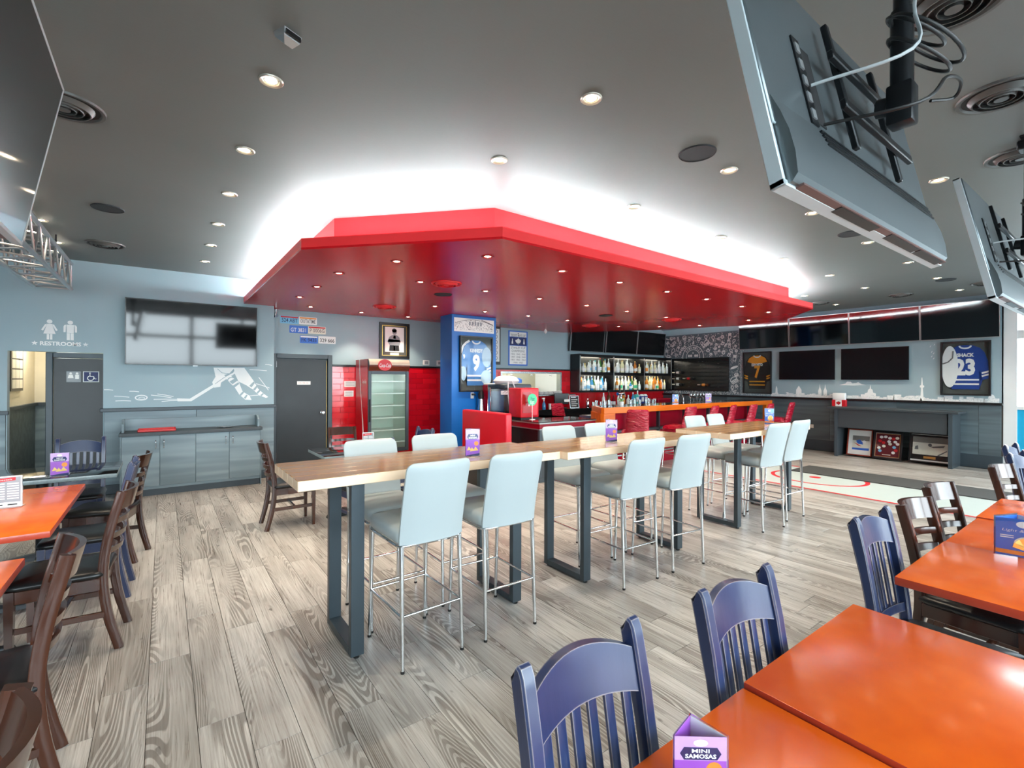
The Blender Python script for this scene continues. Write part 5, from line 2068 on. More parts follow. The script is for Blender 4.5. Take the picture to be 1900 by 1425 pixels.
# licence plates
def plate(x, z, txt, base, ink, lab, strip=None):
    t = thing('licence_plate', lab, 'licence plate', (x, YB, z), WY, 'licence plates over the grey door')
    part('plate', base, t, lambda bm: poly(bm, rrect(.15, .066, .012), 0, .004))
    if strip:
        pbox('band', strip, t, -.14, .14, .035, .058, .004, .0045)
    part('lettering', ink, t, lambda bm: text(bm, txt, .1, 0, -.008, .0045, 0, .0008, width=.25, height=.07, bold=.01))


plate(1.757, 2.623, '524 ABT', 'print_sky', 'ink_navy', 'pale blue licence plate reading 524 ABT', 'print_red')
plate(2.058, 2.625, 'OUTATIME', 'paper_white', 'ink_grey', 'white licence plate reading OUTATIME', 'print_orange')
plate(1.905, 2.465, 'GT 3831', 'print_blue', 'paper_white', 'blue licence plate reading GT 3831')
plate(2.212, 2.470, 'P 0006G', 'paper_cream', 'ink_grey', 'cream licence plate reading P 0006G', 'print_red')
plate(2.075, 2.297, 'FK 9435', 'print_blue', 'ink_navy', 'blue and white licence plate reading FK 9435', 'paper_white')
plate(2.385, 2.303, '329 666', 'paper_white', 'ink_black', 'white licence plate reading 329 666')

for x, lab in ((4.34, 'white thermostat nearer the drinks fridge'), (4.65, 'white thermostat nearer the blue column')):
    t = thing('thermostat', lab, 'thermostat', (x, YB, 1.94), WY)
    pbox('case', 'white_plastic', t, -.075, .075, -.055, .055, 0, .025, .012, 2)
    pbox('display', 'paper_grey', t, -.04, .04, -.028, .03, .025, .027)
for x0, x1, z0, z1, lab in ((2.686, 2.905, 1.455, 1.565, 'upper paper notice taped to the red tiles beside the fridge'), (2.686, 2.86, 1.275, 1.385, 'lower paper notice taped to the red tiles beside the fridge')):
    t = thing('paper_notice', lab, 'notice', ((x0 + x1) / 2, YB - .0165, (z0 + z1) / 2), WY)
    w_, h_ = x1 - x0, z1 - z0
    pbox('sheet', 'paper_white', t, -w_ / 2, w_ / 2, -h_ / 2, h_ / 2, 0, .001)
    part('print', 'ink_grey', t, lambda bm: [ribbon(bm, [(-w_ * .38, h_ * q), (w_ * .38, h_ * q)], .006, .001) for q in (-.25, -.05, .15, .3)])
t = thing('wall_outlet', 'white power outlet with a black plug on the blue column', 'outlet', (4.64, 7.60, 1.305), WY)
pbox('plate', 'white_plastic', t, -.035, .035, -.057, .057, 0, .006, .003)
pbox('plug', 'black_matte', t, -.02, .05, .0, .035, .006, .04, .004)
part('cord', 'cable_black', t, lambda bm: tube(bm, smooth_path([(.05, .018, .03), (.08, -.1, .02), (.07, -.4, .008), (.09, -.7, .008)]), .004, 6), 60)
t = thing('wall_outlet', 'cream power outlet low on the dark panelling of the screen wall', 'outlet', (XR - .02, 4.85, .545), WX)
pbox('plate', 'paper_cream', t, -.06, .06, -.04, .04, 0, .006, .003)
for s in (-1, 1):
    pbox('socket', 'white_plastic', t, s * .03 - .015, s * .03 + .015, -.02, .02, .006, .010, .003)


# ------------------------------------------------------------------ sideboard under the screen
def sideboard():
    x0, x1, yf, yb = -.45, 1.195, 8.12, YW - .05
    t = thing('sideboard', 'grey woodgrain sideboard with four doors under the big television', 'cabinet', ((x0 + x1) / 2, yf, 0))
    w = (x1 - x0) / 2
    d = yb - yf
    pbox('carcass', 'laminate_grey', t, -w, w, .02, d, .09, .825)
    pbox('toe_kick', 'dark_trim', t, -w + .005, w - .005, .035, d, 0, .09)
    pbox('side_panel', 'laminate_grey', t, -w - .012, -w, .0, d, 0, .825)
    pbox('side_panel', 'laminate_grey', t, w, w + .012, .0, d, 0, .825)
    pbox('counter_top', 'console_grey', t, -w - .025, w + .025, -.02, d, .825, .868, .004)
    pbox('back_splash', 'laminate_grey', t, -w - .01, w + .01, d - .03, d, .868, 1.03, .003)
    for s in (-1, 1):
        part('end_splash', 'laminate_grey', t, lambda bm: poly(bm, ccw([(0.12, .868), (d - .03, .868), (d - .03, 1.03), (.22, 1.03), (.12, .98)]), s * (w - .01) - .012, s * (w - .01) + .012, 0, Matrix(((0, 0, 1, 0), (1, 0, 0, 0), (0, 1, 0, 0), (0, 0, 0, 1)))))
    n = 4
    dw = 2 * w / n
    for i in range(n):
        a, b = -w + i * dw, -w + (i + 1) * dw
        dr = pbox('door', 'laminate_grey', t, a + .003, b - .003, .002, .02, .13, .815, .002)
        hx = b - .045 if i % 2 == 0 else a + .045
        part('handle', 'chrome', dr, lambda bm: (tube(bm, smooth_path([(hx, .002, .64), (hx, -.028, .655), (hx, -.03, .70), (hx, -.028, .745), (hx, .002, .76)], 4), .006, 8)), 60)
    return t


sideboard()
t = thing('serving_tray', 'shallow red serving tray lying on the grey sideboard', 'tray', (-.07, 8.33, .868))
part('tray_body', 'tray_red', t, lambda bm: (box(bm, -.21, .21, -.15, .15, 0, .008, 0, .003), [box(bm, *a, .006, .03, 0, .003) for a in ((-.215, .215, -.155, -.145), (-.215, .215, .145, .155), (-.215, -.205, -.155, .155), (.205, .215, -.155, .155))]), 40)
t = thing('round_plate', 'round silver plate lying on the grey sideboard', 'plate', (.75, 8.33, .868))
part('dish', 'stainless', t, lambda bm: lathe(bm, [(0, 0), (.07, 0), (.11, .012), (.11, .015), (.07, .005), (0, .004)], 28), 50)


# ------------------------------------------------------------------ drinks fridge
def fridge():
    x0, x1, yf, yb = 2.89, 3.645, 8.2, 8.88
    w = (x1 - x0) / 2
    t = thing('drinks_fridge', 'tall red glass-door drinks fridge with a lit round logo sign', 'fridge', ((x0 + x1) / 2, yf, 0))
    d = yb - yf
    part('cabinet', 'fridge_red', t, lambda bm: (box(bm, -w, -w + .03, .04, d, .08, 1.955), box(bm, w - .03, w, .04, d, .08, 1.955), box(bm, -w + .03, w - .03, d - .03, d, .08, 1.955), box(bm, -w + .03, w - .03, .04, d - .03, 1.74, 1.955), box(bm, -w + .03, w - .03, .04, d - .03, .08, .30)))
    pbox('base', 'black_matte', t, -w + .02, w - .02, .05, d - .03, 0, .08)
    pbox('interior_liner', 'fridge_in', t, -w + .03, w - .03, d - .045, d - .03, .30, 1.74)
    part('interior_side', 'fridge_in', t, lambda bm: (box(bm, -w + .03, -w + .04, .05, d - .045, .30, 1.74), box(bm, w - .04, w - .03, .05, d - .045, .30, 1.74)))
    for k in range(6):
        z = .45 + k * .22
        part('shelf', 'white_plastic', t, lambda bm: ([box(bm, -w + .045, w - .045, .08, .092, z, z + .022)], [cyl(bm, (-w + .05 + i * .052, .09, z + .008), (-w + .05 + i * .052, d - .06, z + .008), .003, n=5) for i in range(13)]))
    bm = B()
    box(bm, -w, -w + .055, 0, .04, .30, 1.745, 0, .004)
    box(bm, w - .055, w, 0, .04, .30, 1.745, 0, .004)
    box(bm, -w + .055, w - .055, 0, .04, .30, .36, 0, .004)
    box(bm, -w + .055, w - .055, 0, .04, 1.69, 1.745, 0, .004)
    dr = mesh('door', bm, 'fridge_grey', t, smooth=40)
    pbox('door_glass', 'cooler_glass', dr, -w + .055, w - .055, .015, .022, .36, 1.69)
    pbox('handle', 'black_matte', dr, -w + .012, -w + .03, -.03, .0, .85, 1.25, .004)
    pbox('lower_grille', 'fridge_red', t, -w, w, .02, .04, .08, .295)
    # curved sign header
    bm = B()
    rings = []
    for k in range(9):
        q = k / 8
        z = 1.75 + .205 * q
        y = .0 - .05 * math.sin(PI * q)
        rings.append((y, z))
    for a, b in zip(rings[:-1], rings[1:]):
        v = [bm.verts.new(c) for c in ((-w, a[0], a[1]), (w, a[0], a[1]), (w, b[0], b[1]), (-w, b[0], b[1]))]
        f = bm.faces.new(v)
        f.material_index = 0 if a[1] < 1.85 else 1
    v0 = [(r[0], r[1]) for r in rings]
    for s in (-w, w):
        vv = [bm.verts.new((s, .04, 1.75))] + [bm.verts.new((s, r[0], r[1])) for r in rings] + [bm.verts.new((s, .04, 1.955))]
        bm.faces.new(vv).material_index = 2
    hd = mesh('sign_header', bm, ['cola_brown', 'cola_cream', 'fridge_grey'], t)
    part('logo_disc', 'coke_red', hd, lambda bm: poly(bm, ell(-.10, 1.852, .125, .10, 32), .051, .056, 0, Matrix.Rotation(R(90), 4, 'X')), 40)
    part('logo_lettering', 'paper_white', hd, lambda bm: text(bm, 'Coca-Cola', .1, -.10, 1.845, .056, 0, .001, width=.21, height=.07, shear=.35, bold=.012, mtx=Matrix.Rotation(R(90), 4, 'X')))
    # white ribbon and small logo on the flank (faces -X)
    fx = Matrix(((0, 0, -1, 0), (-1, 0, 0, 0), (0, 1, 0, 0), (0, 0, 0, 1)))

    def ribb(bm):
        pts_ = [(-.50, 1.955, .05), (-.47, 1.7, .045), (-.42, 1.4, .03), (-.36, 1.1, .022), (-.31, .8, .05), (-.29, .4, .09), (-.28, .1, .10)]
        L = [(a, z) for a, z, q in pts_]
        Rr = [(a + q, z) for a, z, q in pts_]
        for (a, b), (c, e_) in zip(zip(L[:-1], L[1:]), zip(Rr[:-1], Rr[1:])):
            bm.faces.new([bm.verts.new(fx @ Vector((p[0], p[1], w + .001))) for p in (a, c, e_, b)])
    part('white_ribbon', 'paper_white', t, ribb)
    part('side_lettering', 'paper_white', t, lambda bm: text(bm, 'Coca-Cola', .1, -.22, 1.56, w + .001, 0, .0005, width=.20, shear=.35, mtx=fx))
    pbox('fridge_lamp', 'led_fridge', t, -w + .08, w - .08, .05, .07, 1.70, 1.72)
    return t


fridge()


# ------------------------------------------------------------------ console and leaning frames at the screen wall
t = thing('console_table', 'long dark grey console open below against the panelled screen wall', 'console', (11.86, 3.20, 0))
# local x = world X offset, y = world Y offset
pbox('top', 'console_grey', t, -.30, .31, -1.02, 1.10, 1.0, 1.04, .004)
pbox('apron', 'console_grey', t, -.27, -.24, -.86, .90, .615, 1.0, .003)
for y in (-.91, .92):
    lg = pbox('side_leg', 'console_grey', t, -.28, .31, y - .025, y + .025, 0, 1.0, .003)
    pbox('leg_face', 'dark_trim', lg, -.29, -.28, y - .03, y + .03, 0, 1.0)


def leaning(y, w, h, label, frame, fw, fn, lean=12, z=0.02, x=11.87):
    t = picture('leaning_picture', (x, y, z + h / 2), WX, w, h, label, frame, fw, 'paper_white')
    t.rotation_euler = (Euler(WX).to_matrix() @ Matrix.Rotation(R(-lean), 3, 'X')).to_euler()
    fn(t)
    pbox('front_glass', 'frame_glass', t, -w / 2 + fw, w / 2 - fw, -h / 2 + fw, h / 2 - fw, .016, .018)
    return t


def ph_ice(t):
    pbox('print', 'photo_ice', t, -.13, .17, -.16, .14, .008, .010)
    pbox('crowd', 'photo_crowd', t, -.13, .17, .04, .14, .010, .0105)
    part('figure', ['print_blue', 'paper_white', 'print_red'], t, lambda bm: (poly(bm, ccw([(-.07, .03), (0, .06), (.05, .01), (.06, -.04), (-.03, -.03)]), .0105, .0115, 0), poly(bm, ell(.08, .02, .03, .03, 12), .0105, .0115, 1), poly(bm, ccw([(-.11, -.01), (-.03, -.04), (.04, -.08), (-.02, -.07)]), .0105, .0115, 2), poly(bm, ccw([(-.13, -.16), (.17, -.16), (.17, -.11), (-.13, -.12)]), .0105, .0112, 0)))


def ph_pucks(t):
    pbox('mount', 'photo_maroon', t, -.20, .20, -.24, .24, .008, .010)
    part('gold_line', 'gold', t, lambda bm: [box(bm, *a, .010, .011) for a in ((-.20, .20, .225, .232), (-.20, .20, -.232, -.225), (-.20, -.193, -.23, .23), (.193, .20, -.23, .23))])
    rng = random.Random(2)
    for i, (x, y) in enumerate(((-.11, .16), (-.04, .17), (.03, .15), (.09, .14), (.15, .16), (-.13, .08), (-.07, .05), (.02, .08), (.04, .03), (.12, .08), (.16, .04), (-.14, -.06), (-.06, -.02), (.11, -.03), (-.12, -.12), (.10, -.14), (.14, -.09))):
        part('badge', rng.choice(('paper_white', 'paper_cream', 'print_red', 'print_sky', 'paper_white')), t, lambda bm: poly(bm, ell(x, y, .030, .028, 14), .010, .013))
    pbox('caption', 'paper_cream', t, -.08, .06, -.20, -.185, .010, .012)


def ph_bw(t):
    pbox('mount', 'frame_black', t, -.29, .29, -.23, .25, .008, .009)
    pbox('print', 'photo_ice', t, -.26, .26, -.13, .21, .009, .011)
    pbox('crowd', 'photo_crowd', t, -.26, .26, .10, .21, .011, .0115)
    part('figure', 'ink_grey', t, lambda bm: (poly(bm, ell(.0, .06, .03, .03, 12), .0115, .0122), poly(bm, ccw([(.0, .03), (.20, .05), (.22, .07), (.20, .03), (.05, .01)]), .0115, .0122), poly(bm, ccw([(-.22, .02), (-.18, .04), (-.17, -.04), (-.23, -.04)]), .0115, .0122), ribbon(bm, [(.12, -.13), (.25, -.03)], .02, .0116)))
    pbox('plaque', 'gold', t, -.09, .09, -.205, -.16, .009, .012)


leaning(3.78, .45, .56, 'wooden framed colour ice game photo leaning under the console', 'wood_frame_red', .022, ph_ice)
leaning(3.29, .48, .56, 'black framed maroon display of round team badges leaning under the console', 'frame_black', .035, ph_pucks, 14, .015, 11.83)
leaning(2.64, .62, .56, 'dark framed black and white ice game photo with a gold plaque leaning under the console', 'frame_black', .022, ph_bw, 10, .03, 11.87)
t = thing('stored_frame', 'reddish wooden frame edge tucked behind the black and white photo', 'picture', (11.985, 2.93, .30), (0, R(10), 0))
pbox('edge', 'wood_frame_red', t, -.015, .015, -.045, .045, -.285, .27, .003)
pbox('backing', 'frame_black', t, .005, .02, -.3, .044, -.28, .265)
t = thing('flag_box', 'small white tissue box with a red maple leaf flag on the ledge', 'box', (XR - .16, 4.22, 1.04), R(90))
pbox('flag_side', 'print_red', t, -.13, .13, -.05, .05, 0, .14, .004)
pbox('white_band', 'paper_white', t, -.06, .06, -.052, .052, .002, .138)
part('leaf', 'print_red', t, lambda bm: poly(bm, maple(0, .07, .045), .053, .054, 0, Matrix.Rotation(R(90), 4, 'X') @ Matrix.Identity(4)))
part('leaf', 'print_red', t, lambda bm: poly(bm, maple(0, .07, .045), .053, .054, 0, Matrix.Rotation(R(180), 4, 'Z') @ Matrix.Rotation(R(90), 4, 'X')))
pbox('white_top', 'paper_white', t, -.12, .12, -.04, .05, .14, .29, .01, 2)
part('top_mark', 'gold', t, lambda bm: text(bm, '20', .1, 0, .22, .041, 0, .001, height=.03, width=.08, mtx=Matrix.Rotation(R(90), 4, 'X')))


# ------------------------------------------------------------------ painted rink on the floor
t = thing('rink_decal', 'white painted ice rink strip with red lines on the plank floor', 'floor decal', (0, 0, 0))
x0, x1, ya, yb = 7.72, 9.52, -.6, 5.3
pbox('ice_field', 'rink_white', t, x0, x1, ya, yb, .0003, .0018)
part('side_line', 'rink_red', t, lambda bm: poly(bm, [(x0 - .03, ya), (x0 + .03, ya), (x0 + .03, yb), (x0 - .03, yb)], .0012, .0024))
part('side_line', 'rink_red', t, lambda bm: poly(bm, [(x1 - .03, ya), (x1 + .03, ya), (x1 + .03, yb), (x1 - .03, yb)], .0012, .0024))
part('faceoff_circle', 'rink_red', t, lambda bm: ring_poly(bm, ell(8.71, 3.36, .60, .70, 48), ell(8.71, 3.36, .54, .64, 48), .0018, .0026))
part('faceoff_dot', 'rink_red', t, lambda bm: poly(bm, ell(8.71, 3.40, .085, .085, 24), .0018, .0028))
t = thing('floor_mat', 'long charcoal carpet runner lying over the painted rink', 'mat', (9.40, 1.6, 0))
pbox('pile', 'charcoal_mat', t, -.40, .40, -2.2, 2.32, .003, .011)
pbox('rubber_edge', 'rubber_black', t, -.425, .425, -2.22, 2.34, .0027, .006)


# ------------------------------------------------------------------ bar
def bar():
    x0, x1, yf, yb, zt = 5.95, 11.75, 5.52, 6.22, 1.13
    t = thing('bar_counter', 'long orange wood bar counter with dark inset top', 'bar counter', (x0, yf, 0))
    L = x1 - x0
    D = yb - yf
    pbox('front_edge', 'bar_wood', t, 0, L, 0, .07, zt - .10, zt, .004)
    part('end_edge', 'bar_wood', t, lambda bm: poly(bm, [(0, .07), (.07, .07), (.49, D), (.42, D)], zt - .10, zt))
    part('inset_top', 'granite_black', t, lambda bm: poly(bm, [(.07, .07), (L, .07), (L, D), (.49, D)], zt - .04, zt - .002))
    for a in (0, L - .28):
        pbox('end_post', 'bar_wood', t, a, a + .28, .005, .09, 0, zt - .10, .003)
    part('end_panel', 'bar_wood', t, lambda bm: poly(bm, [(.02, .09), (.07, .09), (.43, D - .02), (.38, D - .02)], 0, zt - .10))
    pbox('front_panel', 'counter_red', t, .28, L - .28, .34, .37, .0, zt - .10)
    pbox('foot_ledge', 'dark_trim', t, .28, L - .28, .20, .34, .66, .70)
    part('foot_rail', 'stainless', t, lambda bm: cyl(bm, (.3, .22, .25), (L - .3, .22, .25), .02, n=12), 50)
    pbox('work_top', 'stainless', t, .55, L, D, D + .45, .88, .92)
    pbox('work_front', 'black_laminate', t, .55, L, D + .02, D + .40, 0, .88)
    for k in range(6):
        x = .9 + k * .85
        part('rail_post', 'frame_steel', t, lambda bm: (box(bm, x - .02, x + .02, .2, .26, 0, zt - .10), box(bm, x - .015, x + .015, .22, .34, .24, .27)))
    return t


bar()


def service_counter():
    x0, x1, yf, yb, zt = 4.72, 5.945, 5.72, 6.35, .94
    t = thing('service_counter', 'low black service counter with a red band beside the bar', 'counter', (x0, yf, 0))
    W, D = x1 - x0, 1.87
    # L shape: front run and left run going back
    part('top', 'granite_black', t, lambda bm: poly(bm, ccw([(-.02, -.02), (W, -.02), (W, .62), (.62, .62), (.62, D), (-.02, D)]), zt - .03, zt))
    part('red_band', 'counter_red', t, lambda bm: (box(bm, -.005, W, -.005, .02, zt - .11, zt - .03), box(bm, -.005, .02, .02, D, zt - .11, zt - .03)))
    part('metal_strip', 'counter_edge', t, lambda bm: (box(bm, -.025, W, -.025, -.018, zt - .032, zt - .012), box(bm, -.025, -.018, -.02, D, zt - .032, zt - .012), box(bm, -.012, W, -.012, .0, zt - .125, zt - .11), box(bm, -.012, .0, .0, D, zt - .125, zt - .11)))
    pbox('front_panel', 'console_grey', t, 0.03, W, .02, .05, .0, zt - .11)
    pbox('side_panel', 'black_laminate', t, 0.02, .05, .05, D, .0, zt - .11)
    pbox('corner_post', 'dark_trim', t, .0, .05, .0, .05, .0, zt - .11, .003)
    pbox('base_trim', 'dark_trim', t, -.02, W, -.02, .05, 0, .06, .004)


service_counter()

# booth bench between the column and the counter
t = thing('booth_bench', 'red vinyl booth bench with a tall flat back beside the blue column', 'bench', (4.12, 6.36, 0))
pbox('back', 'vinyl_booth', t, -.06, .06, -.66, .62, .40, 1.10, .03, 3)
pbox('seat', 'vinyl_booth', t, -.56, -.05, -.66, .62, .36, .48, .03, 3)
pbox('base', 'black_laminate', t, -.52, .06, -.63, .60, 0, .37)


# red covered bar stools
def red_stool():
    t = thing('red_bar_stool', '', 'stool')
    part('seat', 'vinyl_wrinkle', t, lambda bm: pad(bm, .21, .21, .66, .78, .09, .05, .012, .0), 60)
    part('backrest', 'vinyl_wrinkle', t, lambda bm: back_slab(bm, .19, .70, 1.13, lambda z: -.19 - .09 * max(0, (z - .7) / .42), .07, .03, .04, 10, .02), 60)
    for sx in (-1, 1):
        for sy in (-1, 1):
            part('leg', 'chrome', t, lambda bm: cyl(bm, (sx * .15, sy * .15, .67), (sx * .19, sy * .19, 0), .013, n=10), 50)
    part('foot_ring', 'chrome', t, lambda bm: tube(bm, [(x, y, .27) for x, y in rrect(.175, .175, .03, 3)], .009, 6, closed=True), 60)
    return t


RS = red_stool()
ru = [False]
for x, y, rz, lab in ((6.30, 5.16, -42, 'burgundy vinyl bar stool nearest the service counter, in front of the bar'), (7.60, 5.26, 2, 'burgundy bar stool with its seat showing beside a wide gap'),
                      (8.19, 5.18, 12, 'third burgundy bar stool along the bar from the service counter'), (8.76, 5.15, 16, 'fourth burgundy bar stool along the bar from the service counter'),
                      (9.33, 5.04, 8, 'fifth burgundy bar stool along the bar from the service counter'), (10.03, 5.05, 12, 'sixth burgundy bar stool along the bar from the service counter'),
                      (11.05, 5.08, 10, 'burgundy bar stool at the bar end beside dark panelling'), (6.40, 6.90, 185, 'burgundy bar stool standing behind the service counter')):
    place(RS, ru, (x, y, 0), R(rz), lab, 'burgundy bar stools')


# ------------------------------------------------------------------ back bar
t = thing('back_counter', 'dark back counter under the bottle shelf along the red tiled wall', 'counter', (9.9, 8.6, 0))
pbox('top', 'granite_black', t, -3.6, 2.28, -.35, .31, .88, .92, .004)
pbox('cupboards', 'black_laminate', t, -3.58, 2.28, -.30, .31, 0, .88)


def bottle_shelf():
    x0, x1, y0, y1, z0, z1 = 8.36, 12.12, 8.58, YB - .012, 1.285, 2.255
    t = thing('bottle_shelf', 'black three-bay wall shelf of liquor bottles over the back counter', 'shelf', (x0, y0, z0))
    W, D, Hh = x1 - x0, y1 - y0, z1 - z0
    pbox('top', 'black_laminate', t, 0, W, 0, D, Hh - .045, Hh, .002)
    pbox('bottom', 'black_laminate', t, 0, W, 0, D, 0, .05, .002)
    for x in (0, W / 3, 2 * W / 3, W):
        a, b = (x, x + .03) if x == 0 else ((x - .03, x) if x == W else (x - .015, x + .015))
        up_ = pbox('upright', 'black_laminate', t, a, b, 0, D, .05, Hh - .045)
        pbox('edge_strip', 'bezel_silver', up_, a, b, -.004, 0, .05, Hh - .045)
    pbox('shelf_board', 'black_laminate', t, .03, W - .03, .01, D - .01, .47, .515, .002)
    pbox('back_panel', 'shelf_back', t, .03, W - .03, D - .008, D, .05, Hh - .045)
    for k in range(3):
        a = k * W / 3 + .12
        b = (k + 1) * W / 3 - .12
        pbox('shelf_lamp', 'led_shelf', t, a, b, D - .13, D - .11, Hh - .055, Hh - .045)
        pbox('shelf_lamp', 'led_shelf', t, a, b, .03, .05, .46, .47)
        pbox('lamp_lip', 'black_laminate', t, a - .09, b + .09, .004, .02, Hh - .075, Hh - .045)
        pbox('lamp_lip', 'black_laminate', t, a - .09, b + .09, .011, .022, .44, .47)
    return t, (x0, y0, z0, W, D)


bs, (bx0, by0, bz0, bW, bD) = bottle_shelf()


def bottle_mesh(kind, glass, label_m, cap):
    bm = B()
    if kind == 'tall':
        lathe(bm, [(0, 0), (.034, 0), (.036, .005), (.036, .05), (.0365, .05), (.0365, .14), (.036, .14), (.036, .19), (.016, .235), (.013, .27), (.0145, .27), (.0145, .305), (0, .305)], 10, mis=[0, 0, 0, 1, 1, 1, 0, 0, 0, 2, 2, 2])
    elif kind == 'round':
        lathe(bm, [(0, 0), (.040, 0), (.043, .01), (.043, .04), (.0435, .04), (.0435, .11), (.043, .11), (.041, .14), (.015, .185), (.013, .215), (.016, .215), (.016, .245), (0, .245)], 10, mis=[0, 0, 0, 1, 1, 1, 0, 0, 0, 2, 2, 2])
    else:
        lathe(bm, [(0, 0), (.028, 0), (.040, .01), (.040, .05), (.0405, .05), (.0405, .13), (.040, .13), (.038, .22), (.014, .27), (.012, .32), (.014, .32), (.014, .345), (0, .345)], 10, mis=[0, 0, 0, 1, 1, 1, 0, 0, 0, 2, 2, 2])
    return mesh('bottle', bm, [glass, label_m, cap], smooth=45)


BK = {}
for g, lm, cp in (('bottle_clear', 'paper_white', 'aluminium'), ('bottle_clear', 'print_sky', 'carton_teal'), ('bottle_clear', 'print_orange', 'paper_white'), ('bottle_amber', 'paper_cream', 'gold'), ('bottle_amber', 'print_orange', 'ink_black'),
                  ('bottle_green', 'paper_white', 'print_red'), ('bottle_green', 'paper_cream', 'ink_black'), ('bottle_brown', 'paper_cream', 'ink_black'), ('bottle_blue', 'paper_white', 'aluminium'), ('bottle_red', 'paper_white', 'ink_black'),
                  ('bottle_pale', 'paper_cream', 'gold'), ('bottle_pale', 'print_green', 'paper_white')):
    for k in ('tall', 'round', 'slim'):
        BK[(g, lm, k)] = None
keys = list(BK)
CAPS = {('bottle_clear', 'paper_white'): 'aluminium', ('bottle_clear', 'print_sky'): 'carton_teal', ('bottle_clear', 'print_orange'): 'paper_white', ('bottle_amber', 'paper_cream'): 'gold', ('bottle_amber', 'print_orange'): 'ink_black',
        ('bottle_green', 'paper_white'): 'print_red', ('bottle_green', 'paper_cream'): 'ink_black', ('bottle_brown', 'paper_cream'): 'ink_black', ('bottle_blue', 'paper_white'): 'aluminium', ('bottle_red', 'paper_white'): 'ink_black',
        ('bottle_pale', 'paper_cream'): 'gold', ('bottle_pale', 'print_green'): 'paper_white'}
GN = {'bottle_clear': 'clear glass', 'bottle_amber': 'amber', 'bottle_green': 'green', 'bottle_brown': 'brown', 'bottle_blue': 'blue', 'bottle_red': 'dark red', 'bottle_pale': 'pale yellow'}
LN = {'paper_white': 'white', 'print_sky': 'sky blue', 'print_orange': 'orange', 'paper_cream': 'cream', 'print_green': 'green'}
KN = {'tall': 'tall', 'round': 'squat', 'slim': 'slender'}


def put_bottle(key, loc, where, group, s=1.):
    if BK[key] is None:
        BK[key] = bottle_mesh(key[2], key[0], key[1], CAPS[key[:2]])
        o = BK[key]
    else:
        o = BK[key].copy()
        COL.objects.link(o)
    o.location = loc
    o.scale = (s, s, s)
    o.rotation_euler = (0, 0, random.uniform(0, 6))
    tag(o, f'{KN[key[2]]} {GN[key[0]]} bottle, {LN[key[1]]} label, {where}', 'bottle', group)


rng = random.Random(9)
bias = {(0, 1): [0, 1, 2, 0, 0, 0, 10, 5], (1, 1): [7, 3, 0, 0, 0, 0, 10, 0], (2, 1): [0, 0, 2, 0, 0, 10, 0],
        (0, 0): [1, 4, 0, 0, 0, 0, 8, 6, 9, 1], (1, 0): [10, 11, 3, 5, 0, 8, 11, 0, 0], (2, 0): [11, 10, 4, 0, 3, 0, 10, 0]}
combos = sorted({k[:2] for k in keys}, key=lambda c: [('bottle_clear', 'paper_white'), ('bottle_clear', 'print_sky'), ('bottle_clear', 'print_orange'), ('bottle_amber', 'paper_cream'), ('bottle_amber', 'print_orange'),
        ('bottle_green', 'paper_white'), ('bottle_green', 'paper_cream'), ('bottle_brown', 'paper_cream'), ('bottle_blue', 'paper_white'), ('bottle_red', 'paper_white'), ('bottle_pale', 'paper_cream'), ('bottle_pale', 'print_green')].index(c))
BAY = ['banner-side bay', 'middle bay', 'bay by the wine board']
for bay in range(3):
    for row in (0, 1):
        z = bz0 + (.515 if row else .05)
        a = bx0 + bay * bW / 3 + .07
        b = bx0 + (bay + 1) * bW / 3 - .07
        if (bay, row) in ((2, 0), (0, 0)):
            b -= .12
        n = 12
        for i in range(n):
            x = a + (b - a) * (i + .5) / n
            c = combos[rng.choice(bias[(bay, row)])]
            put_bottle((*c, rng.choice(('tall', 'round', 'slim'))), (x, by0 + (.085 if i % 2 else .12), z), f'{"upper" if row else "lower"} shelf, {BAY[bay]}', 'liquor bottles on the wall shelf', rng.uniform(.88, 1.05) if not row else rng.uniform(.9, 1.1))
        if row == 0:
            for i in range(7):
                x = a + (b - a) * (i + 1) / 8
                c = combos[rng.choice(bias[(bay, row)])]
                put_bottle((*c, 'slim'), (x, by0 + .265, z), f'rear of lower shelf, {BAY[bay]}', 'liquor bottles on the wall shelf', 1.08)

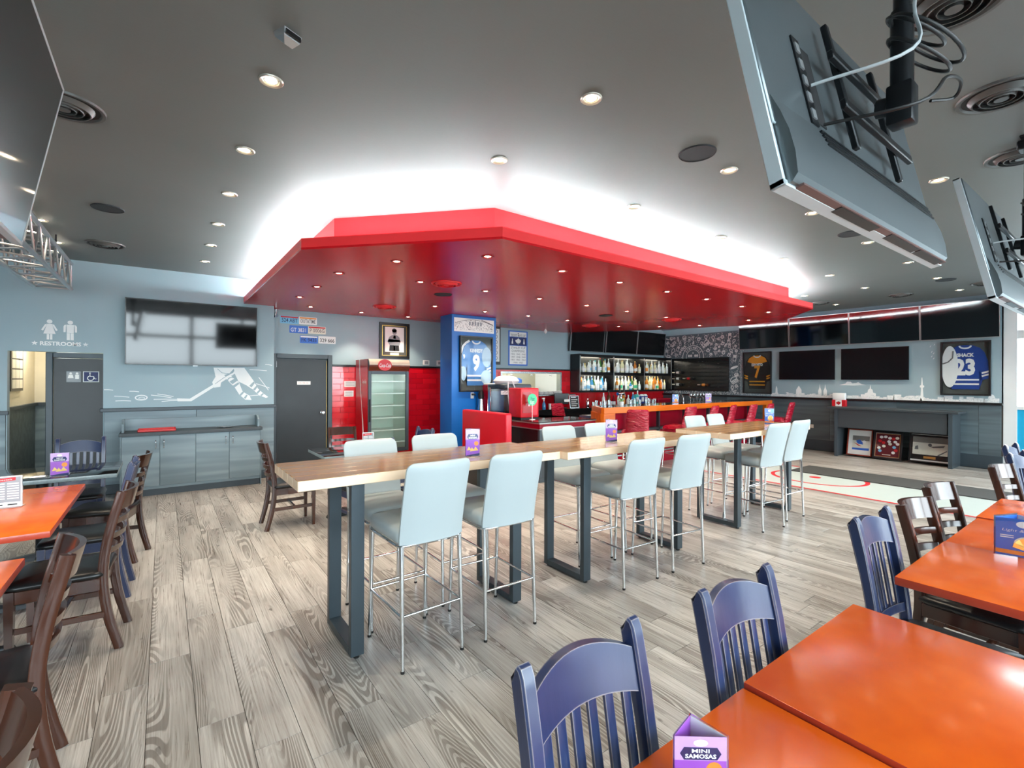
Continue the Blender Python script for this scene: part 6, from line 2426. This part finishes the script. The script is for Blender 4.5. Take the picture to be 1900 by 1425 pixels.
# wine board with lying bottles
t = thing('wine_board', 'black slatted wine board on the chalk mural wall', 'wine rack', (XR, 7.74, 1.765), WX)
for k in range(9):
    pbox('plank', 'black_laminate', t, -.89, .89, -.465 + k * .1034, -.465 + k * .1034 + .1004, .002, .03, .002)
for x in (-.66, -.27, .19, .62):
    part('peg_column', 'steel_black', t, lambda bm: [cyl(bm, (x, -.34 + q * .105, .03), (x, -.34 + q * .105, .12), .005, n=6) for q in range(7)])
WB = None
for lx, lz, col_, lab in ((-.80, .06, 'paper_white', 'dark wine bottle with pale neck foil lying highest on the wine board'), (-.80, -.12, 'paper_white', 'dark wine bottle with pale foil lying between two others on the wine board'),
                          (-.80, -.29, 'paper_white', 'dark wine bottle with pale foil lying lowest of three on the wine board'), (-.45, -.115, 'print_red', 'dark wine bottle with a red label lying on the wine board'),
                          (.02, -.29, 'print_orange', 'dark wine bottle with an orange label lying low on the wine board')):
    bm = B()
    mt = Matrix.Translation((0, 0, 0)) @ Matrix.Rotation(R(90), 4, 'Y')
    lathe(bm, [(0, 0), (.014, 0), (.014, .05), (.013, .09), (.036, .13), (.037, .15), (.0375, .15), (.0375, .24), (.037, .24), (.037, .30), (0, .30)], 12, 0, mt, [2, 2, 2, 0, 0, 1, 1, 1, 0, 0])
    o = mesh('wine_bottle', bm, ['bottle_brown' if col_ == 'print_orange' else 'ink_black', col_, 'paper_cream'], smooth=45)
    o.location = (XR - .10, 7.74 - lx, 1.765 + lz)
    o.rotation_euler = (0, 0, R(-90))
    tag(o, lab, 'wine bottle', 'bottles on the wine board')


# ------------------------------------------------------------------ things on the bar and back counter
def glass_tumbler(x, y, z, lab, h=.10, r=.035, stem=False):
    bm = B()
    if stem:
        lathe(bm, [(0, 0), (.032, .002), (.005, .008), (.004, .08), (.03, .10), (.038, .14), (.032, .18), (.030, .18), (.035, .14), (.0, .10)], 12)
    else:
        lathe(bm, [(0, 0), (r * .8, 0), (r, h), (r * .92, h), (r * .72, .008), (0, .008)], 12)
    o = mesh('drinking_glass', bm, 'drink_glass', smooth=40)
    o.location = (x, y, z)
    tag(o, lab, 'glass', 'glasses along the bar')


rng = random.Random(31)
zb_top = 1.128
for i in range(14):
    glass_tumbler(6.25 + i * .105 + (.45 if i > 5 else 0), 6.10 + rng.uniform(-.05, .05), zb_top, ORD[i] + ' clear tumbler from the orange end post along the bar', rng.uniform(.07, .11))
for i in range(7):
    glass_tumbler(9.3 + i * .12, 6.1, zb_top, ORD[i] + ' small stemmed glass from the bar tap side, in the stemmed group', stem=True)
for i in range(9):
    c = combos[[0, 7, 9, 0, 4, 0, 8, 0, 10][i]]
    put_bottle((*c, ('tall', 'slim', 'round')[i % 3]), (9.05 + i * .19, 8.42, .92), 'back counter beneath the wine board', 'bottles on the back counter', 1.15)
for i, (x, mm, lab) in enumerate(((10.25, 'carton_teal', 'tall teal juice carton on the back counter'), (10.47, 'carton_navy', 'navy and white carton on the back counter beside the teal one'), (10.62, 'carton_navy', 'navy and white carton on the back counter away from the teal one'))):
    t = thing('juice_carton', lab, 'carton', (x, 8.36, .92))
    pbox('body', mm, t, -.055, .055, -.045, .045, 0, .25, .003)
    pbox('label', 'paper_white', t, -.048, .048, -.047, -.045, .10, .22)
    part('gable', 'paper_white' if i else 'carton_teal', t, lambda bm: loft(bm, [[(-.055, -.045, .25), (.055, -.045, .25), (.055, .045, .25), (-.055, .045, .25)], [(-.055, -.004, .30), (.055, -.004, .30), (.055, .004, .30), (-.055, .004, .30)]]))
t = thing('bar_faucet', 'chrome gooseneck faucet standing behind the bar', 'faucet', (9.55, 6.45, .92))
part('spout', 'chrome', t, lambda bm: tube(bm, smooth_path([(0, 0, 0), (0, 0, .25), (-.03, 0, .33), (-.10, 0, .36), (-.17, 0, .33), (-.20, 0, .25)], 6), .013, 10), 60)
part('base', 'chrome', t, lambda bm: lathe(bm, [(0, 0), (.03, 0), (.03, .03), (.015, .05), (0, .05)], 14), 50)
t = thing('beer_tap', 'black and silver beer tap tower on the bar near its orange end post', 'beer tap', (7.05, 6.12, zb_top))
part('tower', 'chrome', t, lambda bm: (cyl(bm, (0, 0, 0), (0, 0, .20), .028, n=14), cyl(bm, (-.09, 0, .21), (.09, 0, .21), .032, n=14)), 50)
for x in (-.06, .06):
    part('tap_handle', 'ink_black', t, lambda bm: lathe(bm, [(0, .24), (.012, .24), (.02, .34), (.016, .37), (0, .375)], 10, 0, Matrix.Translation((x, -.03, 0))), 50)
    part('nozzle', 'chrome', t, lambda bm: cyl(bm, (x, -.05, .21), (x, -.07, .15), .008, n=8), 50)
t = thing('small_plant', 'small pale green plant in a glass on the bar beside the beer tap', 'plant', (6.93, 6.0, zb_top))
part('pot', 'bottle_clear', t, lambda bm: lathe(bm, [(0, 0), (.04, 0), (.05, .07), (0, .07)], 14), 50)
part('leaves', 'plant_green', t, lambda bm: [loft(bm, [[(r_ * .2 * math.cos(a) - .01 * math.sin(a), r_ * .2 * math.sin(a) + .01 * math.cos(a), .06), (r_ * .2 * math.cos(a) + .01 * math.sin(a), r_ * .2 * math.sin(a) - .01 * math.cos(a), .06), (r_ * .2 * math.cos(a), r_ * .2 * math.sin(a), .065)], [(r_ * math.cos(a) - .02 * math.sin(a), r_ * math.sin(a) + .02 * math.cos(a), .12), (r_ * math.cos(a) + .02 * math.sin(a), r_ * math.sin(a) - .02 * math.cos(a), .12), (r_ * math.cos(a), r_ * math.sin(a), .13)]]) for a, r_ in [(i * .9, .05 + .02 * (i % 2)) for i in range(7)]])
card_stand((8.30, 5.80, zb_top), -30, .13, .19, 'blue', 'blue food card stand on the orange bar')
card_stand((9.35, 5.72, zb_top), -35, .13, .19, 'purple', 'purple food card stand on the orange bar')
t = thing('glass_tray', 'red tray with small glasses on the back counter below the wine board', 'tray', (11.35, 8.40, .92))
pbox('tray_body', 'counter_red', t, -.28, .28, -.14, .14, 0, .18, .01)
pbox('rim', 'vinyl_booth', t, -.285, .285, -.145, .145, .15, .165)
t = thing('letter_board', 'small black letter board with white lines on the back counter', 'sign', (8.02, 8.40, .92), (R(-8), 0, R(-12)))
pbox('frame', 'stainless', t, -.13, .13, -.008, .012, 0, .30, .002)
pbox('felt', 'ink_black', t, -.12, .12, -.010, -.008, .01, .29)
part('lettering', 'paper_white', t, lambda bm: [ribbon(bm, [(-.09, q), (.05 + .04 * (i % 2), q)], .016, .0105, 0) for i, q in enumerate((.26, .20, .15, .10, .055))], rot=(R(90), 0, 0))
t = thing('cocktail_shaker', 'slim steel cocktail shaker on the back counter beside the letter board', 'shaker', (8.42, 8.36, .92))
part('body', 'chrome', t, lambda bm: lathe(bm, [(0, 0), (.038, 0), (.045, .14), (.042, .15), (.02, .19), (.02, .22), (0, .225)], 16), 50)
t = thing('payment_terminal', 'black order terminal under the serving hatch', 'terminal', (7.62, 8.42, .92), R(-15))
pbox('base', 'black_matte', t, -.12, .12, -.06, .14, 0, .03, .01)
pbox('display', 'screen_dim', t, -.19, .19, .0, .03, .10, .36, .008)
part('stand', 'black_matte', t, lambda bm: box(bm, -.04, .04, .02, .08, .03, .2))
pbox('receipt', 'paper_white', t, .05, .19, -.03, -.002, .16, .22)
t = thing('spray_bottle', 'clear spray bottle with white pump on the counter below the hatch', 'bottle', (7.02, 8.36, .92))
part('bottle_body', 'bottle_blue', t, lambda bm: lathe(bm, [(0, 0), (.04, 0), (.042, .10), (.03, .15), (.014, .17), (.014, .19), (0, .19)], 14), 50)
part('pump', 'white_plastic', t, lambda bm: (cyl(bm, (0, 0, .18), (0, 0, .25), .014, n=10), box(bm, -.05, .02, -.012, .012, .24, .27)), 40)
for i in range(3):
    t = thing('paper_cup_stack', ['stack of white paper cups beside the spray bottle', 'short stack of white cups in the middle below the hatch', 'stack of white cups nearest the order terminal'][i], 'cups', (7.20 + i * .12, 8.36 + .02 * i, .92))
    part('cups', 'white_plastic', t, lambda bm: [lathe(bm, [(0, .02 * k), (.028, .02 * k), (.036, .02 * k + .09), (0, .02 * k + .09)], 14) for k in range(3 - i % 2)], 50)
for i in range(6):
    t = thing('plate_stack', ORD[i] + ' stack of white plates from the blue column on the stainless hatch shelf', 'plates', (7.10 + i * .15, YB - .17, 1.25), 0, 'plate stacks on the hatch shelf')
    for k in range(5):
        part('plate', 'plate_white', t, lambda bm: lathe(bm, [(0, .014 * k), (.045, .014 * k), (.072, .014 * k + .012), (.072, .014 * k + .016), (.045, .014 * k + .006), (0, .014 * k + .005)], 16), 50)
for x in (6.55, 7.15, 7.75):
    t = thing('heat_lamp', 'small clip lamp under the hatch head, ' + {6.55: 'nearest the blue column', 7.15: 'in the middle', 7.75: 'nearest the bottle shelf'}[x], 'lamp', (x, YB + .05, 1.75))
    part('shade', 'aluminium', t, lambda bm: lathe(bm, [(.012, 0), (.012, -.02), (.04, -.06), (.038, -.06), (.01, -.022)], 14), 50)
    part('bulb', 'lamp_panel', t, lambda bm: lathe(bm, [(0, -.055), (.02, -.045), (.02, -.03), (0, -.025)], 10), 50)
t = thing('kitchen_fridge', 'beige double-door kitchen cabinet seen through the serving hatch', 'fridge', (7.35, 10.6, 0))
pbox('body', 'kitchen_wall', t, -.6, .6, -.3, .3, 0, 1.95)
for s in (-1, 1):
    d = pbox('door', 'kitchen_wall', t, min(.005 * s, .595 * s), max(.005 * s, .595 * s), -.33, -.3, .1, 1.93, .004)
    pbox('handle', 'steel_black', d, s * .05 - .012, s * .05 + .012, -.37, -.33, 1.35, 1.6, .003)
pbox('badge', 'ink_black', t, .2, .32, -.334, -.33, 1.5, 1.54)
t = thing('kitchen_trolley', 'black framed trolley seen through the serving hatch', 'trolley', (7.35, 9.9, 0))
for x in (-.35, .35):
    for y in (-.2, .2):
        part('post', 'steel_black', t, lambda bm: cyl(bm, (x, y, 0), (x, y, 1.42), .015, n=8))
for z in (.3, .85, 1.40):
    pbox('tray_shelf', 'stainless', t, -.36, .36, -.21, .21, z, z + .02)

# red slush machine, dispenser and green delivery sign on the service counter
t = thing('red_drink_machine', 'tall red countertop drinks machine with a painted pink reflection on the service counter', 'drink machine', (5.00, 6.46, .94), R(-2))
pbox('body', 'slush_red', t, -.19, .19, -.15, .22, .02, .52, .02, 3)
pbox('front_window', 'fridge_red', t, -.16, .02, -.154, -.15, .10, .46, .002)
pbox('pink_reflection', 'vinyl_booth', t, .05, .15, -.153, -.15, .06, .48, .001)  # reflection on the red front, painted as a flat pink strip
part('spigot', 'chrome', t, lambda bm: tube(bm, smooth_path([(-.07, -.155, .28), (-.07, -.20, .28), (-.07, -.21, .22)], 4), .012, 8), 60)
pbox('foot_plate', 'black_matte', t, -.18, .18, -.14, .2, 0, .02)
t = thing('delivery_sign', 'round mint green delivery app sign on a thin stick', 'sign', (4.93, 6.17, .94), R(-10))
part('stick', 'white_plastic', t, lambda bm: cyl(bm, (0, 0, .008), (0, 0, .26), .006, n=8), 50)
part('foot', 'white_plastic', t, lambda bm: lathe(bm, [(0, 0), (.05, 0), (.05, .006), (0, .008)], 16), 50)
part('disc', 'print_green', t, lambda bm: poly(bm, ell(0, .33, .085, .10, 28), -.004, .004, 0, Matrix.Rotation(R(90), 4, 'X')), 40)
part('lettering', 'ink_navy', t, lambda bm: text(bm, 'Uber', .1, 0, .345, .004, 0, .001, width=.09, mtx=Matrix.Rotation(R(90), 4, 'X')))
part('sub_lettering', 'paper_white', t, lambda bm: text(bm, 'Eats', .1, 0, .29, .004, 0, .001, width=.07, mtx=Matrix.Rotation(R(90), 4, 'X')))
t = thing('ice_dispenser', 'grey and clear drinks dispenser with white hoses on the service counter', 'dispenser', (4.99, 7.00, .94), R(0))
pbox('tank', 'drink_glass', t, -.20, .22, -.22, .20, .08, .50, .01)
pbox('back_case', 'stainless', t, -.21, .23, .20, .28, .0, .55, .01)
pbox('drip_base', 'black_laminate', t, -.22, .24, -.26, .28, 0, .08, .01)
pbox('hood', 'dark_trim', t, -.21, .40, -.24, .28, .50, .58, .02)
part('white_bag', 'white_plastic', t, lambda bm: lathe(bm, [(0, .58), (.20, .58), (.24, .64), (.18, .71), (.06, .735), (0, .735)], 16), 60)
part('blue_cap', 'print_blue', t, lambda bm: lathe(bm, [(0, .6), (.09, .6), (.09, .66), (.05, .69), (0, .69)], 14, 0, Matrix.Translation((.20, -.06, 0))), 50)
part('brand_plate', 'white_plastic', t, lambda bm: box(bm, -.32, -.04, -.30, -.285, .40, .47, 0, .012, 2), 40)
part('brand_lettering', 'ink_grey', t, lambda bm: [bm.faces.new([bm.verts.new((-.29 + i * .022 + q_ * .014, -.3015, .425 + .012 * ((i * 7) % 3) + r_ * .012)) for q_, r_ in ((0, 0), (1, 0), (1, 1), (0, 1))]) for i in range(10)])
part('hose', 'white_plastic', t, lambda bm: tube(bm, smooth_path([(-.15, -.27, .62), (-.17, -.30, .40), (-.14, -.31, .18), (-.08, -.34, .03), (.08, -.42, .012), (.22, -.50, .015)]), .010, 8), 60)
part('hose', 'white_plastic', t, lambda bm: tube(bm, smooth_path([(-.06, -.26, .64), (.02, -.29, .45), (.10, -.34, .28), (.24, -.42, .18), (.30, -.50, .06), (.22, -.53, .02)]), .010, 8), 60)
t = thing('dark_red_canister', 'narrow dark red canister with chrome trim on the service counter', 'canister', (4.93, 7.44, .94))
pbox('case', 'counter_red', t, -.09, .13, -.12, .12, 0, .56, .01)
pbox('chrome_trim', 'chrome', t, -.115, -.09, -.13, -.10, 0, .56)
pbox('lid', 'white_plastic', t, -.08, .12, -.11, .11, .56, .59, .01)
t = thing('drink_mixer', 'steel and black drink mixer against the blue column', 'mixer', (4.76, 7.48, .94))
part('body', 'chrome', t, lambda bm: lathe(bm, [(0, 0), (.075, 0), (.07, .05), (.05, .22), (.045, .30), (0, .30)], 16), 50)
part('head', 'ink_black', t, lambda bm: lathe(bm, [(0, .30), (.05, .30), (.055, .38), (.04, .45), (0, .46)], 14), 50)
